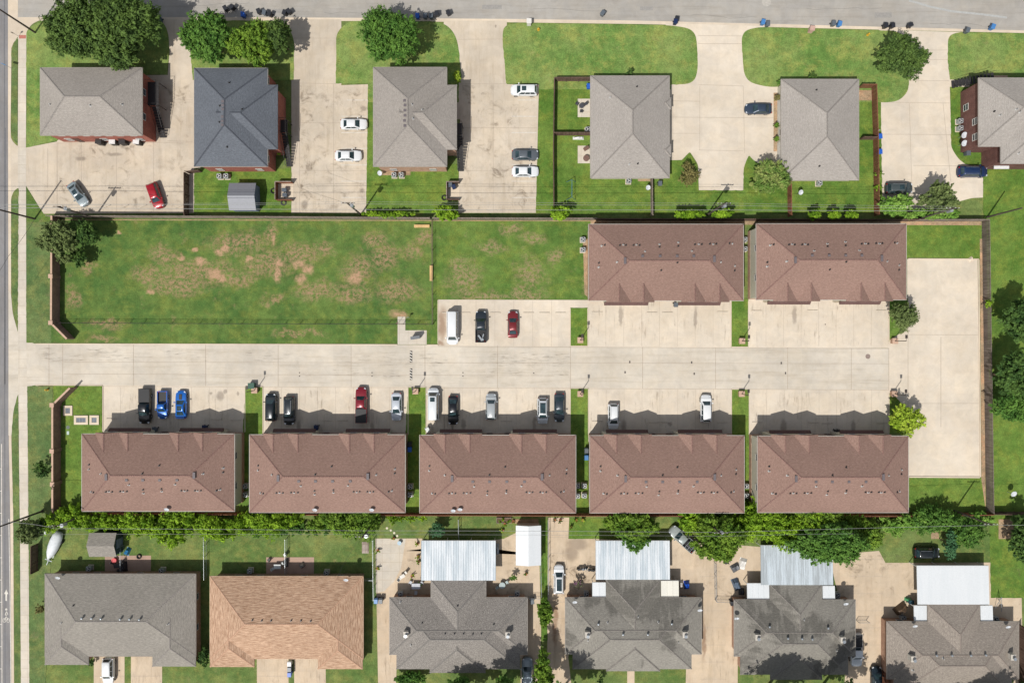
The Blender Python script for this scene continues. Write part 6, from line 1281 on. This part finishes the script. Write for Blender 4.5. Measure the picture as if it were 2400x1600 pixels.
for x, y, c, s, l, cat, nm in ((267,1313,(214,60,66),.42,'red round cooler on the corner house patio','cooler','round_cooler'),(108,1248,(226,228,230),.3,'white round tank lid beside the covered boat','tank','round_tank'),(90,1247,(200,206,210),.25,'small pale drum under the olive tree','drum','round_drum'),(1549*0+936,1272,(176,200,214),.35,'pale blue tub on the white slab','tub','plastic_tub'),(2186,72*0+1384,(70,160,110),.3,'x','x','x')):
    if l == 'x': continue
    g = G(x, y, .5); m = MB(); m.cyl(g.x, g.y, .03, .5, s*.9, 14, r1=s); m.cyl(g.x, g.y, .5, .55, s*1.06, 14); m.solo(nm, plain('d_%d_%d' % c[:2], C(*c), .5), l, cat)
# tarps, cushions and clutter modelled as folded sheets / crates
def tarp(px, py, w, d, h, col, label, rz=0, name='folded_tarp', cat='tarp'):
    g = G(px, py, h); r = random.Random(int(px)); m = MB(); nx, ny = 7, 5; vs = []
    M = Matrix.Translation((g.x, g.y, 0)) @ Matrix.Rotation(math.radians(rz), 4, 'Z')
    for j in range(ny):
        for i in range(nx):
            e = min(i, nx-1-i, j, ny-1-j) == 0; vs.append(M @ Vector((w*(i/(nx-1)-.5), d*(j/(ny-1)-.5), .04 if e else h*r.uniform(.7, 1.1))))
    m.add(vs, [(j*nx+i, j*nx+i+1, (j+1)*nx+i+1, (j+1)*nx+i) for j in range(ny-1) for i in range(nx-1)]); m.solo(name, plain('tp_%d_%d_%d' % col, C(*col), .5), label, cat)
tarp(295,1294,.8,1.4,.7,(60,140,190),'blue tarp beside the shed gable',-25); tarp(1612,1374,.9,1.5,1.0,(30,90,200),'bright blue tarp beside the cream awning',5); tarp(1598,1371,.6,1.4,.9,(222,214,206),'pale cushion pile between the cream awning and the blue tarp',0,'cushion_pile','cushions')
tarp(1742,1322,1.3,2.0,.5,(236,232,224),'white folded sheet in the cluttered yard left of the rust patio',-15); tarp(1726,1332,1.5,1.4,.7,(96,98,102),'grey scrap pile in the cluttered yard left of the rust patio',30,'scrap_pile','scrap'); tarp(1728,1372,1.2,2.2,.8,(92,108,126),'blue grey covered pile north of the rust patio house corner',20,'scrap_pile','scrap'); tarp(1740,1388,1.0,1.2,.6,(60,60,66),'dark pile beside the awning left of the rust patio',0,'scrap_pile','scrap')
tarp(2118,1430,2.4,1.4,1.2,(96,76,56),'brown canvas canopy sagging beside the white patio roof',38,'canvas_canopy','canopy'); tarp(2132,1407,.9,.6,.9,(84,176,120),'green cushion on the shaded furniture by the white patio roof',-5,'cushion_pile','cushions'); tarp(1494*0+1694,1307,.9,.5,.3,(120,160,196),'small blue tarp scrap under the big bright tree',10)
tarp(285,1238*0+1330,1.2,1.8,.8,(58,54,58),'dark covered grill on the corner house patio',5,'covered_grill','grill'); tarp(706,1326,.9,.9,.7,(140,132,124),'grey triangular canopy base on the tan house patio',40,'folded_canopy','canopy'); tarp(669,1320,.5,1.6,.8,(70,72,76),'dark covered grill beside the middle chain link of the tan house patio',0,'covered_grill','grill')
tarp(201,1222,1.4,.5,.3,(214,214,206),'pale scrap boards in the thicket north of the shed',8,'scrap_pile','scrap'); tarp(2278,607.5,.9,.8,.35,(232,214,192),'pale broken stone block at the court corner',35,'stone_block','stone'); tarp(856,1283,1.2,2.0,.12,(150,132,118),'bare dirt mound at the back corner of the tan house yard',0,'dirt_mound','mound'); tarp(1166,1289,.5,1.9,.9,(176,184,194),'grey storage cabinet beside the ribbed silver patio roof',0,'storage_cabinet','cabinet'); tarp(1356,322.5,3.2*.6,.5,.5,(244,244,244),'white long folded panel at the duplex divider fence',0,'privacy_board','panel')
m = MB(); g = G(1334*0+2342, 1412, 1); m.tube([(g.x,g.y+1.2,1.6), (g.x+.9,g.y-1.8,.3)], .04, 6); m.tube([(g.x,g.y+1.2,1.6), (g.x-.2,g.y-1.2,.3)], .04, 6); m.tube([(g.x-.1,g.y,.9), (g.x+.5,g.y-.4,.9)], .04, 6); m.tube([(g.x,g.y+1.2,1.6), (g.x+.5,g.y+.1,.1)], .04, 6); m.solo('folded_easel', galv, 'grey folding metal frame right of the white patio roof', 'frame')
# ---------------------------------------------------------------- light, sky, camera
el, az = math.radians(56.5), math.radians(214.3)
w = bpy.data.worlds.new('World'); sc.world = w; w.use_nodes = True; n = w.node_tree.nodes; n.clear()
sky = n.new('ShaderNodeTexSky'); sky.sky_type = 'NISHITA'; sky.sun_disc = False; sky.sun_elevation = el; sky.sun_rotation = az; sky.altitude = 200; sky.air_density = 1; sky.dust_density = 1.2
bg = n.new('ShaderNodeBackground'); bg.inputs[1].default_value = .115; ou = n.new('ShaderNodeOutputWorld'); hs = n.new('ShaderNodeHueSaturation'); hs.inputs['Saturation'].default_value = .45; w.node_tree.links.new(sky.outputs[0], hs.inputs['Color']); w.node_tree.links.new(hs.outputs[0], bg.inputs[0]); w.node_tree.links.new(bg.outputs[0], ou.inputs[0])
ld = bpy.data.lights.new('sun', 'SUN'); ld.energy = 4.4; ld.angle = math.radians(.5); ld.color = (1, .965, .915); lo = bpy.data.objects.new('sun', ld); COL.objects.link(lo)
lo.rotation_euler = Vector((math.sin(az)*math.cos(el), math.cos(az)*math.cos(el), math.sin(el))).to_track_quat('Z', 'Y').to_euler()
cd = bpy.data.cameras.new('camera'); cd.sensor_width = 36; cd.lens = 24; cd.clip_end = 5000; cd.clip_start = 1; co = bpy.data.objects.new('camera', cd); co.location = (0, 0, H); COL.objects.link(co); sc.camera = co
sc.render.engine = 'CYCLES'; sc.view_settings.view_transform = 'Standard'; sc.view_settings.look = 'None'; sc.view_settings.exposure = 0.11; sc.view_settings.gamma = 1
sc.render.resolution_x = 1024; sc.render.resolution_y = 682

g = G(1181, 1218); T = thing('raised_bed', 'small timber raised bed against the south fence', 'raised bed', (g.x, g.y, .03))
m = MB(); m.box(-1.3,-.5,0,1.3,-.42,.3); m.box(-1.3,.42,0,1.3,.5,.3); m.box(-1.3,-.42,0,-1.22,.42,.3); m.box(1.22,-.42,0,1.3,.42,.3); m.build('frame', wd_grey, T); MB().box(-1.22,-.42,0,1.22,.42,.22).build('soil', plain('dark_soil', C(110, 88, 70), .95), T)
c = bpy.data.objects.new('plants', leafmesh('plants', leaves([(-.8,0,.3,.3,.3,.2),(0,0,.35,.35,.3,.25),(.8,0,.3,.3,.3,.2)], 300, .16, seed=5), lf['bright'])); COL.objects.link(c); c.parent = T
for px_, py_, lab, colr in ((1703,1318,'black garden chair in the cluttered yard, nearer the tree',(50,50,54)),(1712,1311,'black garden chair in the cluttered yard, second from the tree',(56,56,60)),(2008,1260,'pale folding chair under the wide grey green tree',(200,200,196)),(668,1300,'white plastic chair against the middle chain link of the tan house patio',(230,230,228)),(630,1312,'dark chair at the west end of the tan house patio',(60,54,52))):
    g = G(px_, py_, .5); q = thing('garden_chair', lab, 'chair', (g.x, g.y, .03), px_*.37); mt = plain('ch_%d' % px_, C(*colr), .6); MB().box(-.26,-.26,.4,.26,.26,.45).build('seat', mt, q); MB().box(-.26,-.3,.45,.26,-.24,.95).build('backrest', mt, q)
    for x in (-.22, .22):
        for y in (-.22, .22): MB().box(x-.02,y-.02,0,x+.02,y+.02,.4).build('leg', mt, q)
